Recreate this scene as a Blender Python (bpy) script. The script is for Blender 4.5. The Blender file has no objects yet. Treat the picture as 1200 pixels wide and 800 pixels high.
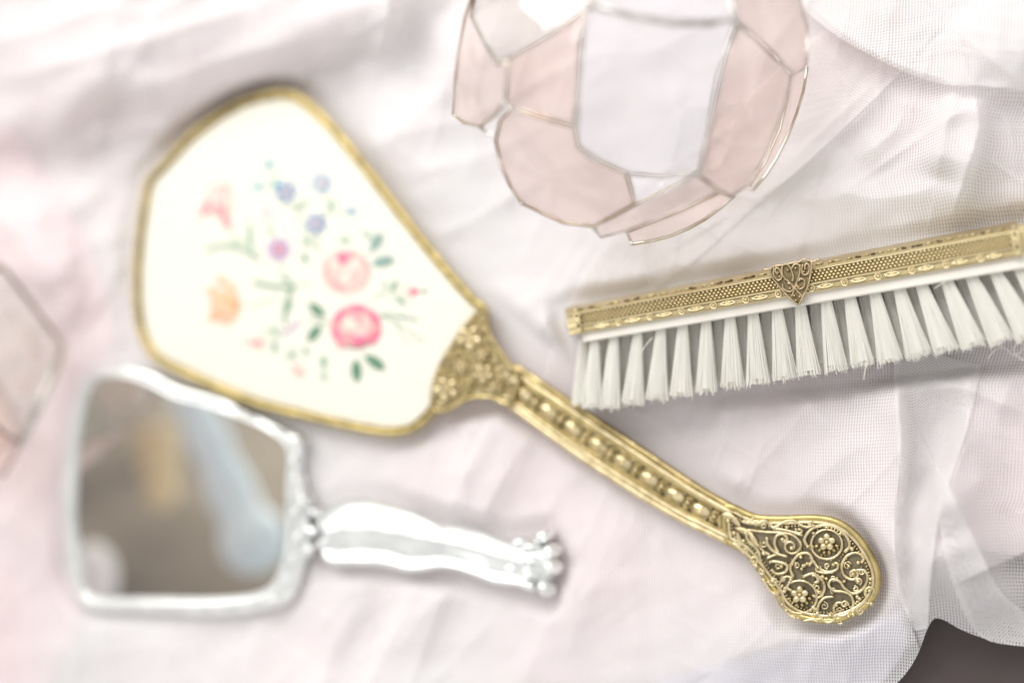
import bpy, math, random
import numpy as np
from mathutils import Vector, Matrix

random.seed(7)
RNG = np.random.default_rng(7)
scene = bpy.context.scene
COL = scene.collection

# ------------------------------------------------------------------ camera
LENS, SENSOR = 50.0, 36.0
TX, TY, DIST = math.radians(22.0), math.radians(5.0), 0.42
TARGET = Vector((0, 0, 0.005))
_v = Vector((math.sin(TX), -math.sin(TY), math.cos(TX) * math.cos(TY))).normalized()
CAM = TARGET + _v * DIST
_f = -_v
_r = _f.cross(Vector((0, 1, 0))).normalized()
_u = _r.cross(_f).normalized()
camd = bpy.data.cameras.new('camera')
camd.lens, camd.sensor_width = LENS, SENSOR
camd.clip_start, camd.clip_end = 0.01, 50.0
cam = bpy.data.objects.new('camera', camd)
COL.objects.link(cam)
cam.matrix_world = Matrix(((_r.x, _u.x, -_f.x, CAM.x), (_r.y, _u.y, -_f.y, CAM.y),
                           (_r.z, _u.z, -_f.z, CAM.z), (0, 0, 0, 1)))
scene.camera = cam
camd.dof.use_dof = True
camd.dof.aperture_fstop = 2.5
camd.dof.aperture_blades = 9

def ray(px, py):
    k = SENSOR / LENS / 1200.0
    return (_f + _r * ((px - 600) * k) + _u * ((400 - py) * k))

def at(px, py, z=0.0):
    """point at height z that the photograph shows at (px, py)"""
    d = ray(px, py)
    return CAM + d * ((z - CAM.z) / d.z)

def at_np(px, py, z):
    k = SENSOR / LENS / 1200.0
    a = (px - 600) * k
    b = (400 - py) * k
    d = [_f[i] + _r[i] * a + _u[i] * b for i in range(3)]
    t = (z - CAM.z) / d[2]
    return CAM.x + d[0] * t, CAM.y + d[1] * t, z + 0 * t

FOCUS = at(925, 345, 0.019)
camd.dof.focus_distance = (FOCUS - CAM).dot(_f)

# ------------------------------------------------------------------ world, lamps, exposure
world = bpy.data.worlds.new('World')
scene.world = world
world.use_nodes = True
bg = world.node_tree.nodes['Background']
bg.inputs['Color'].default_value = (1.0, 0.985, 0.965, 1)
bg.inputs['Strength'].default_value = 0.82

def area(name, loc, aim, size, power, color):
    l = bpy.data.lights.new(name, 'AREA')
    l.shape, l.size, l.size_y = 'RECTANGLE', size[0], size[1]
    l.energy, l.color = power, color
    o = bpy.data.objects.new(name, l)
    COL.objects.link(o)
    o.location = loc
    o.rotation_euler = (Vector(aim) - Vector(loc)).to_track_quat('-Z', 'Y').to_euler()
    return o
area('window_light', (-0.30, 0.72, 0.86), (0.0, 0.0, 0.0), (0.95, 0.7), 10.8, (1.0, 0.985, 0.96))

scene.view_settings.view_transform = 'Standard'
scene.view_settings.look = 'None'
scene.view_settings.exposure = 0.22
scene.view_settings.gamma = 1.0
scene.view_settings.use_curve_mapping = False
scene.cycles.use_denoising = True
scene.cycles.transparent_max_bounces = 24
scene.cycles.max_bounces = 10

# ------------------------------------------------------------------ materials
def new_mat(name):
    m = bpy.data.materials.new(name)
    m.use_nodes = True
    nt = m.node_tree
    b = nt.nodes['Principled BSDF']
    return m, nt, b

def nd(nt, t, **kw):
    n = nt.nodes.new(t)
    for k, v in kw.items():
        setattr(n, k, v)
    return n

def plain(name, c, rough=0.5, metal=0.0, c2=None, nscale=400, bump=0.0, bscale=1500, bdist=0.0002, rvar=0.0, coat=0.0):
    m, nt, b = new_mat(name)
    b.inputs['Roughness'].default_value = rough
    b.inputs['Metallic'].default_value = metal
    b.inputs['Base Color'].default_value = (*c, 1)
    if coat:
        b.inputs['Coat Weight'].default_value = coat
    tc = nd(nt, 'ShaderNodeTexCoord')
    if c2:
        n = nd(nt, 'ShaderNodeTexNoise')
        n.inputs['Scale'].default_value = nscale
        n.inputs['Detail'].default_value = 5
        nt.links.new(tc.outputs['Object'], n.inputs['Vector'])
        mr = nd(nt, 'ShaderNodeMapRange')
        mr.inputs['From Min'].default_value = 0.35
        mr.inputs['From Max'].default_value = 0.65
        nt.links.new(n.outputs['Fac'], mr.inputs['Value'])
        mx = nd(nt, 'ShaderNodeMix', data_type='RGBA')
        mx.inputs[6].default_value = (*c, 1)
        mx.inputs[7].default_value = (*c2, 1)
        nt.links.new(mr.outputs[0], mx.inputs[0])
        nt.links.new(mx.outputs[2], b.inputs['Base Color'])
        if rvar:
            m2 = nd(nt, 'ShaderNodeMath', operation='MULTIPLY_ADD')
            m2.inputs[1].default_value = rvar
            m2.inputs[2].default_value = rough
            nt.links.new(mr.outputs[0], m2.inputs[0])
            nt.links.new(m2.outputs[0], b.inputs['Roughness'])
    if bump:
        n = nd(nt, 'ShaderNodeTexNoise')
        n.inputs['Scale'].default_value = bscale
        n.inputs['Detail'].default_value = 3
        nt.links.new(tc.outputs['Object'], n.inputs['Vector'])
        bp = nd(nt, 'ShaderNodeBump')
        bp.inputs['Strength'].default_value = bump
        bp.inputs['Distance'].default_value = bdist
        nt.links.new(n.outputs['Fac'], bp.inputs['Height'])
        nt.links.new(bp.outputs[0], b.inputs['Normal'])
    return m

GOLD = plain('old_gold', (0.64, 0.52, 0.26), 0.26, 1.0, (0.32, 0.255, 0.12), 260, 0.25, 1800, 0.00015, 0.14)
PALE_GOLD = plain('pale_gold', (0.82, 0.70, 0.44), 0.28, 1.0, (0.52, 0.43, 0.25), 330, 0.3, 2200, 0.00012, 0.12)
RIM_GOLD = plain('rim_gold', (0.60, 0.48, 0.21), 0.36, 1.0, (0.38, 0.31, 0.14), 220, 0.4, 1500, 0.0002, 0.12)
WIRE_GOLD = plain('filigree_gold', (0.80, 0.70, 0.46), 0.24, 1.0, (0.50, 0.42, 0.25), 420, 0.2, 2500, 0.0001, 0.15)
HOLE_DARK = plain('hole_dark', (0.06, 0.055, 0.035), 0.5, 0.6, (0.18, 0.15, 0.09), 500)  # dark of the handle's holes, put on as a colour
OPEN_PLATE = plain('aged_backing', (0.26, 0.215, 0.14), 0.45, 0.7, (0.13, 0.11, 0.07), 250)
OLIVE = plain('olive_gilt', (0.42, 0.34, 0.17), 0.42, 1.0, (0.30, 0.24, 0.12), 500, 0.4, 1800, 0.0002)
BRASS = plain('brush_brass', (0.66, 0.56, 0.34), 0.27, 1.0, (0.54, 0.45, 0.25), 160, 0.2, 1800, 0.0001, 0.12)
BRASS_DARK = plain('brush_brass_ground', (0.16, 0.125, 0.07), 0.5, 1.0, (0.26, 0.20, 0.11), 400)
BRASS_MID = plain('brush_brass_matt', (0.52, 0.43, 0.24), 0.42, 1.0, (0.42, 0.34, 0.18), 500, 0.4, 3000, 0.0001)
BEAD2 = plain('brush_motif_brass', (0.80, 0.70, 0.46), 0.25, 1.0)
BEAD = plain('brush_bead_brass', (0.84, 0.72, 0.44), 0.28, 1.0)
BRONZE = plain('ornament_bronze', (0.62, 0.50, 0.32), 0.3, 1.0, (0.42, 0.33, 0.2), 900)
PLASTIC = plain('ivory_plastic', (0.78, 0.75, 0.69), 0.35, 0.0, (0.73, 0.70, 0.63), 120, coat=0.2)
def bristle():
    m, nt, b = new_mat('bristle_hair')
    out = nt.nodes['Material Output']
    b.inputs['Base Color'].default_value = (0.94, 0.93, 0.875, 1)
    b.inputs['Roughness'].default_value = 0.4
    tl = nd(nt, 'ShaderNodeBsdfTranslucent')
    tl.inputs['Color'].default_value = (0.95, 0.94, 0.89, 1)
    mx = nd(nt, 'ShaderNodeMixShader')
    mx.inputs[0].default_value = 0.38
    nt.links.new(b.outputs[0], mx.inputs[1])
    nt.links.new(tl.outputs[0], mx.inputs[2])
    nt.links.new(mx.outputs[0], out.inputs['Surface'])
    return m
BRISTLE = bristle()
SILVER = plain('silver', (0.93, 0.94, 0.93), 0.31, 1.0, (0.74, 0.76, 0.75), 140, 0.35, 700, 0.0003, 0.12)
MIRROR = plain('mirror_glass', (0.90, 0.91, 0.90), 0.015, 1.0)
CHROME = plain('globe_wire', (0.82, 0.80, 0.77), 0.2, 1.0, (0.50, 0.46, 0.42), 160)
DARK_WIRE = plain('holder_wire', (0.24, 0.18, 0.14), 0.3, 1.0, (0.40, 0.33, 0.28), 120)
BRASSWIRE = plain('globe_brass_wire', (0.46, 0.37, 0.27), 0.20, 1.0, (0.78, 0.74, 0.66), 110)
TABLE = plain('dark_table', (0.046, 0.032, 0.031), 0.5, 0.0, (0.066, 0.047, 0.046), 30, 0.1, 200)
BOARD = plain('taupe_reflected', (0.33, 0.28, 0.21), 0.8, 0.0, (0.13, 0.105, 0.09), 13)  # board added only for the silver mirror's reflection
TAN = plain('tan_reflected', (0.78, 0.64, 0.42), 0.9, 0.0, (0.72, 0.58, 0.38), 30)  # tan shape added for the mirror's reflection
PALEBLUE = plain('pale_blue_reflected', (0.74, 0.89, 0.96), 0.8, 0.0, (0.84, 0.93, 0.97), 40)  # pale blue shape added for the mirror's reflection
WHITE_CLOTH = plain('white_cotton', (0.88, 0.87, 0.86), 0.8)

def satin():
    m, nt, b = new_mat('cream_satin')
    b.inputs['Base Color'].default_value = (0.75, 0.725, 0.635, 1)
    b.inputs['Roughness'].default_value = 0.45
    tc = nd(nt, 'ShaderNodeTexCoord')
    w = nd(nt, 'ShaderNodeTexWave', wave_type='BANDS', bands_direction='X')
    w.inputs['Scale'].default_value = 700
    w.inputs['Distortion'].default_value = 1.0
    nt.links.new(tc.outputs['Object'], w.inputs['Vector'])
    w2 = nd(nt, 'ShaderNodeTexWave', wave_type='BANDS', bands_direction='Y')
    w2.inputs['Scale'].default_value = 700
    w2.inputs['Distortion'].default_value = 1.0
    nt.links.new(tc.outputs['Object'], w2.inputs['Vector'])
    a = nd(nt, 'ShaderNodeMath', operation='ADD')
    nt.links.new(w.outputs['Fac'], a.inputs[0])
    nt.links.new(w2.outputs['Fac'], a.inputs[1])
    bp = nd(nt, 'ShaderNodeBump')
    bp.inputs['Strength'].default_value = 0.4
    bp.inputs['Distance'].default_value = 0.0001
    nt.links.new(a.outputs[0], bp.inputs['Height'])
    nt.links.new(bp.outputs[0], b.inputs['Normal'])
    return m
SATIN = satin()

def thread(name, c, c2):
    return plain(name, c, 0.6, 0.0, c2, 1500, 0.5, 3000, 0.0002)
T = {
    'pink_pale': thread('thread_pale_pink', (0.80, 0.46, 0.43), (0.82, 0.55, 0.50)),
    'pink_mid': thread('thread_pink', (0.74, 0.26, 0.30), (0.78, 0.36, 0.38)),
    'pink_deep': thread('thread_deep_pink', (0.74, 0.12, 0.24), (0.78, 0.20, 0.30)),
    'rose_fill': thread('thread_rose', (0.82, 0.55, 0.50), (0.84, 0.64, 0.58)),
    'blush': thread('thread_blush', (0.80, 0.62, 0.54), (0.80, 0.66, 0.58)),
    'orange': thread('thread_orange', (0.78, 0.46, 0.28), (0.79, 0.54, 0.38)),
    'orange_deep': thread('thread_deep_orange', (0.76, 0.33, 0.12), (0.80, 0.42, 0.22)),
    'blue': thread('thread_blue', (0.04, 0.14, 0.40), (0.10, 0.24, 0.52)),
    'blue_pale': thread('thread_pale_blue', (0.18, 0.33, 0.56), (0.30, 0.45, 0.62)),
    'teal': thread('thread_teal', (0.12, 0.42, 0.52), (0.22, 0.50, 0.56)),
    'lilac': thread('thread_lilac', (0.44, 0.30, 0.50), (0.55, 0.40, 0.58)),
    'green': thread('thread_green', (0.07, 0.19, 0.11), (0.12, 0.26, 0.16)),
    'green_mid': thread('thread_mid_green', (0.20, 0.34, 0.22), (0.28, 0.42, 0.30)),
    'green_pale': thread('thread_pale_green', (0.33, 0.46, 0.34), (0.42, 0.54, 0.41)),
    'grey_green': thread('thread_grey_green', (0.20, 0.32, 0.28), (0.28, 0.40, 0.35)),
}

def glass(name, tint, film=(0.85, 0.83, 0.84), lo=0.05, hi=0.2):
    m, nt, b = new_mat(name)
    out = nt.nodes['Material Output']
    nt.nodes.remove(b)
    tr = nd(nt, 'ShaderNodeBsdfTransparent')
    tr.inputs['Color'].default_value = (*tint, 1)
    gl = nd(nt, 'ShaderNodeBsdfGlossy')
    gl.inputs['Roughness'].default_value = 0.06
    lw = nd(nt, 'ShaderNodeLayerWeight')
    lw.inputs['Blend'].default_value = 0.5
    pw = nd(nt, 'ShaderNodeMath', operation='POWER')
    pw.inputs[1].default_value = 4.0
    nt.links.new(lw.outputs['Facing'], pw.inputs[0])
    fr = nd(nt, 'ShaderNodeMath', operation='MULTIPLY_ADD')
    fr.inputs[1].default_value = 0.5
    fr.inputs[2].default_value = 0.035
    nt.links.new(pw.outputs[0], fr.inputs[0])
    mx = nd(nt, 'ShaderNodeMixShader')
    nt.links.new(fr.outputs[0], mx.inputs[0])
    nt.links.new(tr.outputs[0], mx.inputs[1])
    nt.links.new(gl.outputs[0], mx.inputs[2])
    # patchy milky diffuse film over the panes
    tc = nd(nt, 'ShaderNodeTexCoord')
    n = nd(nt, 'ShaderNodeTexNoise')
    n.inputs['Scale'].default_value = 45
    n.inputs['Detail'].default_value = 5
    nt.links.new(tc.outputs['Object'], n.inputs['Vector'])
    mr = nd(nt, 'ShaderNodeMapRange')
    mr.inputs['From Min'].default_value = 0.45
    mr.inputs['From Max'].default_value = 0.8
    mr.inputs['To Min'].default_value = lo
    mr.inputs['To Max'].default_value = hi
    nt.links.new(n.outputs['Fac'], mr.inputs['Value'])
    df = nd(nt, 'ShaderNodeBsdfDiffuse')
    df.inputs['Color'].default_value = (*film, 1)
    mx2 = nd(nt, 'ShaderNodeMixShader')
    nt.links.new(mr.outputs[0], mx2.inputs[0])
    nt.links.new(mx.outputs[0], mx2.inputs[1])
    nt.links.new(df.outputs[0], mx2.inputs[2])
    nt.links.new(mx2.outputs[0], out.inputs['Surface'])
    return m
PINK_GLASS = glass('pink_glass', (0.98, 0.935, 0.92), (0.86, 0.73, 0.68))
FAR_GLASS = glass('far_pink_glass', (0.993, 0.975, 0.97), lo=0.0, hi=0.03)
BARE_GLASS = glass('bare_glass', (0.995, 0.995, 0.995), lo=0.0, hi=0.02)
CLEAR_GLASS = glass('clear_glass', (0.985, 0.985, 0.99), (0.80, 0.79, 0.86), 0.10, 0.26)
GREY_GLASS = glass('smoke_glass', (0.96, 0.96, 0.945))

def voile(name, c, c2, period=0.00080, cover=0.32, thin=0.08):
    """open weave of fine threads; the holes between them are holes"""
    m, nt, b = new_mat(name)
    out = nt.nodes['Material Output']
    nt.nodes.remove(b)
    uv = nd(nt, 'ShaderNodeUVMap', uv_map='weave')
    tc = nd(nt, 'ShaderNodeTexCoord')
    nz = nd(nt, 'ShaderNodeTexNoise')
    nz.inputs['Scale'].default_value = 60
    nz.inputs['Detail'].default_value = 3
    nt.links.new(tc.outputs['Object'], nz.inputs['Vector'])
    sc = nd(nt, 'ShaderNodeVectorMath', operation='SCALE')
    sc.inputs['Scale'].default_value = period * 0.9
    nt.links.new(nz.outputs['Color'], sc.inputs[0])
    ad = nd(nt, 'ShaderNodeVectorMath', operation='ADD')
    nt.links.new(uv.outputs[0], ad.inputs[0])
    nt.links.new(sc.outputs[0], ad.inputs[1])
    sp = nd(nt, 'ShaderNodeSeparateXYZ')
    nt.links.new(ad.outputs[0], sp.inputs[0])
    waves = []
    for ax in (0, 1):
        mu = nd(nt, 'ShaderNodeMath', operation='MULTIPLY')
        mu.inputs[1].default_value = 2 * math.pi / (period * (1.0 if ax == 0 else 1.12))
        nt.links.new(sp.outputs[ax], mu.inputs[0])
        si = nd(nt, 'ShaderNodeMath', operation='SINE')
        nt.links.new(mu.outputs[0], si.inputs[0])
        mr = nd(nt, 'ShaderNodeMapRange')
        mr.inputs['From Min'].default_value = -cover - 0.5
        mr.inputs['From Max'].default_value = -cover + 0.5
        nt.links.new(si.outputs[0], mr.inputs['Value'])
        if ax == 1:
            mr.inputs['To Max'].default_value = 0.82
        waves.append(mr.outputs[0])
    mxm = nd(nt, 'ShaderNodeMath', operation='MAXIMUM')
    nt.links.new(waves[0], mxm.inputs[0])
    nt.links.new(waves[1], mxm.inputs[1])
    al = nd(nt, 'ShaderNodeMath', operation='MULTIPLY')
    al.inputs[1].default_value = 1.0 - thin
    nt.links.new(mxm.outputs[0], al.inputs[0])
    geo = nd(nt, 'ShaderNodeNewGeometry')
    dt = nd(nt, 'ShaderNodeVectorMath', operation='DOT_PRODUCT')
    nt.links.new(geo.outputs['Normal'], dt.inputs[0])
    nt.links.new(geo.outputs['Incoming'], dt.inputs[1])
    ab = nd(nt, 'ShaderNodeMath', operation='ABSOLUTE')
    nt.links.new(dt.outputs['Value'], ab.inputs[0])
    mxc = nd(nt, 'ShaderNodeMath', operation='MAXIMUM')
    mxc.inputs[1].default_value = 0.12
    nt.links.new(ab.outputs[0], mxc.inputs[0])
    iv = nd(nt, 'ShaderNodeMath', operation='DIVIDE')
    iv.inputs[0].default_value = 1.0
    nt.links.new(mxc.outputs[0], iv.inputs[1])
    om = nd(nt, 'ShaderNodeMath', operation='SUBTRACT')
    om.inputs[0].default_value = 1.0
    nt.links.new(al.outputs[0], om.inputs[1])
    pwr = nd(nt, 'ShaderNodeMath', operation='POWER')
    nt.links.new(om.outputs[0], pwr.inputs[0])
    nt.links.new(iv.outputs[0], pwr.inputs[1])
    al = nd(nt, 'ShaderNodeMath', operation='SUBTRACT')
    al.inputs[0].default_value = 1.0
    nt.links.new(pwr.outputs[0], al.inputs[1])
    n2 = nd(nt, 'ShaderNodeTexNoise')
    n2.inputs['Scale'].default_value = 9
    n2.inputs['Detail'].default_value = 3
    nt.links.new(tc.outputs['Object'], n2.inputs['Vector'])
    mr = nd(nt, 'ShaderNodeMapRange')
    mr.inputs['From Min'].default_value = 0.42
    mr.inputs['From Max'].default_value = 0.62
    nt.links.new(n2.outputs['Fac'], mr.inputs['Value'])
    cm = nd(nt, 'ShaderNodeMix', data_type='RGBA')
    cm.inputs[6].default_value = (*c, 1)
    cm.inputs[7].default_value = (*c2, 1)
    nt.links.new(mr.outputs[0], cm.inputs[0])
    df = nd(nt, 'ShaderNodeBsdfDiffuse')
    tl = nd(nt, 'ShaderNodeBsdfTranslucent')
    nt.links.new(cm.outputs[2], df.inputs['Color'])
    nt.links.new(cm.outputs[2], tl.inputs['Color'])
    m1 = nd(nt, 'ShaderNodeMixShader')
    m1.inputs[0].default_value = 0.35
    nt.links.new(df.outputs[0], m1.inputs[1])
    nt.links.new(tl.outputs[0], m1.inputs[2])
    tr = nd(nt, 'ShaderNodeBsdfTransparent')
    m2 = nd(nt, 'ShaderNodeMixShader')
    nt.links.new(al.outputs[0], m2.inputs[0])
    nt.links.new(tr.outputs[0], m2.inputs[1])
    nt.links.new(m1.outputs[0], m2.inputs[2])
    nt.links.new(m2.outputs[0], out.inputs['Surface'])
    return m
VOILE = voile('white_voile', (0.88, 0.875, 0.88), (0.88, 0.845, 0.85))
VOILE_B = voile('white_voile_fine', (0.89, 0.88, 0.885), (0.88, 0.86, 0.86), 0.00080, 0.05)
VOILE_P = voile('blush_voile', (0.88, 0.855, 0.85), (0.87, 0.80, 0.80), 0.00080, 0.1, 0.2)
BLUSH = plain('blush_cloth', (0.78, 0.50, 0.52), 0.85, 0.0, (0.80, 0.62, 0.63), 25, 0.2, 500, 0.0004)
SHADE_LILAC = plain('shade_sheet', (0.50, 0.48, 0.60), 0.85, 0.0, (0.60, 0.57, 0.68), 25, 0.2, 500, 0.0004)  # lavender of the shaded cloth, put in as a colour
UNDER = plain('under_cloth', (0.79, 0.765, 0.77), 0.85, 0.0, (0.77, 0.655, 0.67), 9, 0.2, 500, 0.0004)

# ------------------------------------------------------------------ object helpers
def tag(o, label=None, cat=None, group=None, kind=None):
    if label: o['label'] = label
    if cat: o['category'] = cat
    if group: o['group'] = group
    if kind: o['kind'] = kind
    return o

def empty(name, loc):
    o = bpy.data.objects.new(name, None)
    o.empty_display_size = 0.01
    COL.objects.link(o)
    o.location = loc
    return o

def root_of(o):
    while o.parent:
        o = o.parent
    return o

class MB:
    def __init__(s):
        s.v, s.f, s.m, s.mats = [], [], [], []
    def mi(s, mat):
        if mat not in s.mats:
            s.mats.append(mat)
        return s.mats.index(mat)
    def face(s, idx, mat):
        s.f.append(tuple(idx)); s.m.append(s.mi(mat))
    def tube(s, pts, rad, mat, sides=6, closed=False, flat=1.0, nrm=Vector((0, 0, 1))):
        pts = [Vector(p) for p in pts]
        n = len(pts)
        b0 = len(s.v)
        for i, p in enumerate(pts):
            a = pts[(i - 1) % n] if (closed or i > 0) else p
            c = pts[(i + 1) % n] if (closed or i < n - 1) else p
            t = (c - a)
            t = t.normalized() if t.length > 1e-12 else Vector((1, 0, 0))
            x = t.cross(nrm)
            x = x.normalized() if x.length > 1e-6 else t.orthogonal().normalized()
            y = x.cross(t).normalized()
            r = rad[i] if isinstance(rad, (list, tuple)) else rad
            for k in range(sides):
                q = 2 * math.pi * (k + 0.5) / sides
                s.v.append(p + x * (math.cos(q) * r) + y * (math.sin(q) * r * flat))
        segs = n if closed else n - 1
        for i in range(segs):
            j = (i + 1) % n
            for k in range(sides):
                l = (k + 1) % sides
                s.face((b0 + i * sides + k, b0 + i * sides + l, b0 + j * sides + l, b0 + j * sides + k), mat)
        if not closed:
            s.face([b0 + k for k in range(sides)][::-1], mat)
            s.face([b0 + (n - 1) * sides + k for k in range(sides)], mat)
    def blob(s, c, ax, ay, az, mat, seg=8, rings=5):
        """ellipsoid with axis vectors ax, ay, az"""
        c, ax, ay, az = Vector(c), Vector(ax), Vector(ay), Vector(az)
        b0 = len(s.v)
        s.v.append(c + az)
        for i in range(1, rings):
            th = math.pi * i / rings
            for k in range(seg):
                q = 2 * math.pi * k / seg
                s.v.append(c + az * math.cos(th) + (ax * math.cos(q) + ay * math.sin(q)) * math.sin(th))
        s.v.append(c - az)
        last = len(s.v) - 1
        for k in range(seg):
            l = (k + 1) % seg
            s.face((b0, b0 + 1 + k, b0 + 1 + l), mat)
            o = b0 + 1 + (rings - 2) * seg
            s.face((last, o + l, o + k), mat)
        for i in range(rings - 2):
            for k in range(seg):
                l = (k + 1) % seg
                p = b0 + 1 + i * seg
                s.face((p + k, p + seg + k, p + seg + l, p + l), mat)
    def prism(s, bot, top, mat, matside=None, cap=True):
        n = len(bot)
        b0 = len(s.v)
        s.v += [Vector(p) for p in bot] + [Vector(p) for p in top]
        for i in range(n):
            j = (i + 1) % n
            s.face((b0 + i, b0 + j, b0 + n + j, b0 + n + i), matside or mat)
        if cap:
            s.face(range(b0 + n, b0 + 2 * n), mat)
            s.face(list(range(b0, b0 + n))[::-1], matside or mat)
    def strip(s, rows, mat):
        """grid of rows of points"""
        b0 = len(s.v)
        m = len(rows[0])
        for r in rows:
            s.v += [Vector(p) for p in r]
        for i in range(len(rows) - 1):
            for k in range(m - 1):
                a = b0 + i * m + k
                s.face((a, a + 1, a + m + 1, a + m), mat)
    def build(s, name, parent=None, smooth=True, kind=None, label=None):
        L = root_of(parent).location if parent else Vector((0, 0, 0))
        me = bpy.data.meshes.new(name)
        me.from_pydata([tuple(p - L) for p in s.v], [], s.f)
        for m in s.mats:
            me.materials.append(m)
        me.polygons.foreach_set('material_index', s.m)
        if smooth:
            me.polygons.foreach_set('use_smooth', [True] * len(s.f))
        me.update()
        o = bpy.data.objects.new(name, me)
        COL.objects.link(o)
        if parent:
            o.parent = parent
        tag(o, label=label, kind=kind)
        return o

def smooth_on(o, ang=40):
    o.data.set_sharp_from_angle(angle=math.radians(ang))

def cr(pts, n=8, closed=False):
    """Catmull-Rom through 2-D points"""
    P = [np.array(p, float) for p in pts]
    N = len(P)
    out = []
    segs = N if closed else N - 1
    for i in range(segs):
        p1, p2 = P[i], P[(i + 1) % N]
        p0 = P[(i - 1) % N] if (closed or i > 0) else 2 * p1 - p2
        p3 = P[(i + 2) % N] if (closed or i < N - 2) else 2 * p2 - p1
        for k in range(n):
            t = k / n
            out.append(0.5 * ((2 * p1) + (-p0 + p2) * t + (2 * p0 - 5 * p1 + 4 * p2 - p3) * t * t + (-p0 + 3 * p1 - 3 * p2 + p3) * t ** 3))
    if not closed:
        out.append(P[-1])
    return [tuple(p) for p in out]

def resample(pts, n):
    P = np.array(pts, float)
    d = np.r_[0, np.cumsum(np.hypot(*np.diff(P, axis=0).T))]
    t = np.linspace(0, d[-1], n)
    return np.c_[np.interp(t, d, P[:, 0]), np.interp(t, d, P[:, 1])]

def inset(poly, d):
    """shift a closed polygon inwards by d pixels"""
    P = np.array(poly, float)
    A = 0.5 * np.sum(P[:, 0] * np.roll(P[:, 1], -1) - np.roll(P[:, 0], -1) * P[:, 1])
    t = np.roll(P, -1, 0) - np.roll(P, 1, 0)
    t /= np.linalg.norm(t, axis=1)[:, None] + 1e-9
    n = np.c_[-t[:, 1], t[:, 0]] * (1 if A > 0 else -1)
    return [tuple(p) for p in P + n * d]

def sstep(a, b, x):
    t = np.clip((x - a) / (b - a), 0, 1)
    return t * t * (3 - 2 * t)

def poly_dist(X, Y, pts, closed=False):
    """(signed) distance to a polyline and the fraction along it"""
    P = np.array(pts, float)
    if closed:
        P = np.vstack([P, P[:1]])
    best = np.full(X.shape, 1e9); sgn = np.ones(X.shape); tt = np.zeros(X.shape)
    L = np.r_[0, np.cumsum(np.hypot(*np.diff(P, axis=0).T))]
    for i in range(len(P) - 1):
        ax, ay = P[i]; bx, by = P[i + 1]
        dx, dy = bx - ax, by - ay
        l2 = dx * dx + dy * dy + 1e-9
        t = np.clip(((X - ax) * dx + (Y - ay) * dy) / l2, 0, 1)
        ex, ey = X - ax - t * dx, Y - ay - t * dy
        d = np.hypot(ex, ey)
        m = d < best
        best = np.where(m, d, best)
        sgn = np.where(m, np.sign(dx * ey - dy * ex + 1e-12), sgn)
        tt = np.where(m, (L[i] + t * math.sqrt(l2)) / L[-1], tt)
    return best, sgn, tt

def inside(X, Y, poly):
    P = np.array(poly, float)
    c = np.zeros(X.shape, bool)
    j = len(P) - 1
    for i in range(len(P)):
        xi, yi = P[i]; xj, yj = P[j]
        cond = ((yi > Y) != (yj > Y)) & (X < (xj - xi) * (Y - yi) / (yj - yi + 1e-12) + xi)
        c ^= cond
        j = i
    return c

PXM = 0.00025          # metres a pixel covers on the table

# ------------------------------------------------------------------ outlines (photograph pixels)
HEAD = cr([(572, 362), (556, 346), (520, 305), (480, 255), (446, 211), (420, 178), (385, 138), (345, 107), (300, 109),
           (260, 127), (220, 157), (192, 187), (171, 210), (164, 240), (158, 285), (155, 335), (158, 377), (166, 402),
           (182, 424), (215, 441), (250, 457), (300, 477), (350, 490), (400, 502), (450, 511), (482, 508), (502, 494),
           (514, 480), (530, 470), (545, 440), (560, 400)], 5, True)
HANDLE_UP = [(572, 362), (578, 392), (603, 427), (650, 458), (700, 491), (760, 531), (820, 571), (860, 594), (885, 602), (915, 604), (955, 603)]
HANDLE_LO = [(530, 470), (560, 464), (590, 471), (640, 508), (700, 550), (760, 588), (800, 611), (830, 625), (852, 636), (870, 648), (885, 667)]
SPADE = cr([(850, 590), (885, 602), (915, 604), (955, 603), (982, 608), (1003, 622), (1019, 642), (1030, 665), (1031, 687), (1022, 706),
            (1005, 720), (980, 729), (958, 729), (935, 724), (917, 712), (908, 697), (897, 681), (885, 665), (870, 647), (848, 632)], 4, True)
SILVER_OUT = cr([(102, 440), (145, 428), (178, 434), (212, 451), (255, 462), (297, 482), (327, 498), (351, 508), (357, 527), (355, 553),
                 (362, 580), (366, 610), (366, 640), (358, 660), (354, 676), (342, 702), (314, 714), (255, 721), (170, 717), (110, 714), (89, 697),
                 (76, 670), (76, 630), (72, 578), (74, 540), (83, 493), (91, 464)], 5, True)
SILVER_IN = cr([(118, 442), (150, 443), (175, 452), (206, 468), (232, 474), (276, 488), (315, 506), (336, 527), (335, 570), (335, 630),
                (326, 670), (306, 691), (255, 699), (170, 699), (106, 698), (93, 680), (91, 642), (86, 612), (87, 549), (92, 490), (103, 455)], 5, True)
BRUSH_FOOT = [(655, 360), (1300, 240), (1300, 410), (690, 480)]
S_HANDLE = [(380, 590), (440, 582), (520, 607), (600, 630), (640, 620), (662, 660), (642, 706), (590, 688), (490, 674), (385, 662)]

# ------------------------------------------------------------------ the cloth: one height for every photograph pixel (metres)
def wav(X, Y, n, lo, hi, seed, stretch=None):
    r = np.random.default_rng(seed)
    h = np.zeros(X.shape)
    for i in range(n):
        l = math.exp(r.uniform(math.log(lo), math.log(hi)))
        a = r.uniform(0, math.pi) if stretch is None else stretch + r.normal(0, 0.3)
        ph = r.uniform(0, 6.28)
        wob = 0.9 * np.sin((X * math.sin(a) - Y * math.cos(a)) / (l * 1.7) + r.uniform(0, 6.28))
        h += (l / hi) * np.sin((X * math.cos(a) + Y * math.sin(a)) * 6.283 / l + ph + wob)
    return h / math.sqrt(n)

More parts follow.
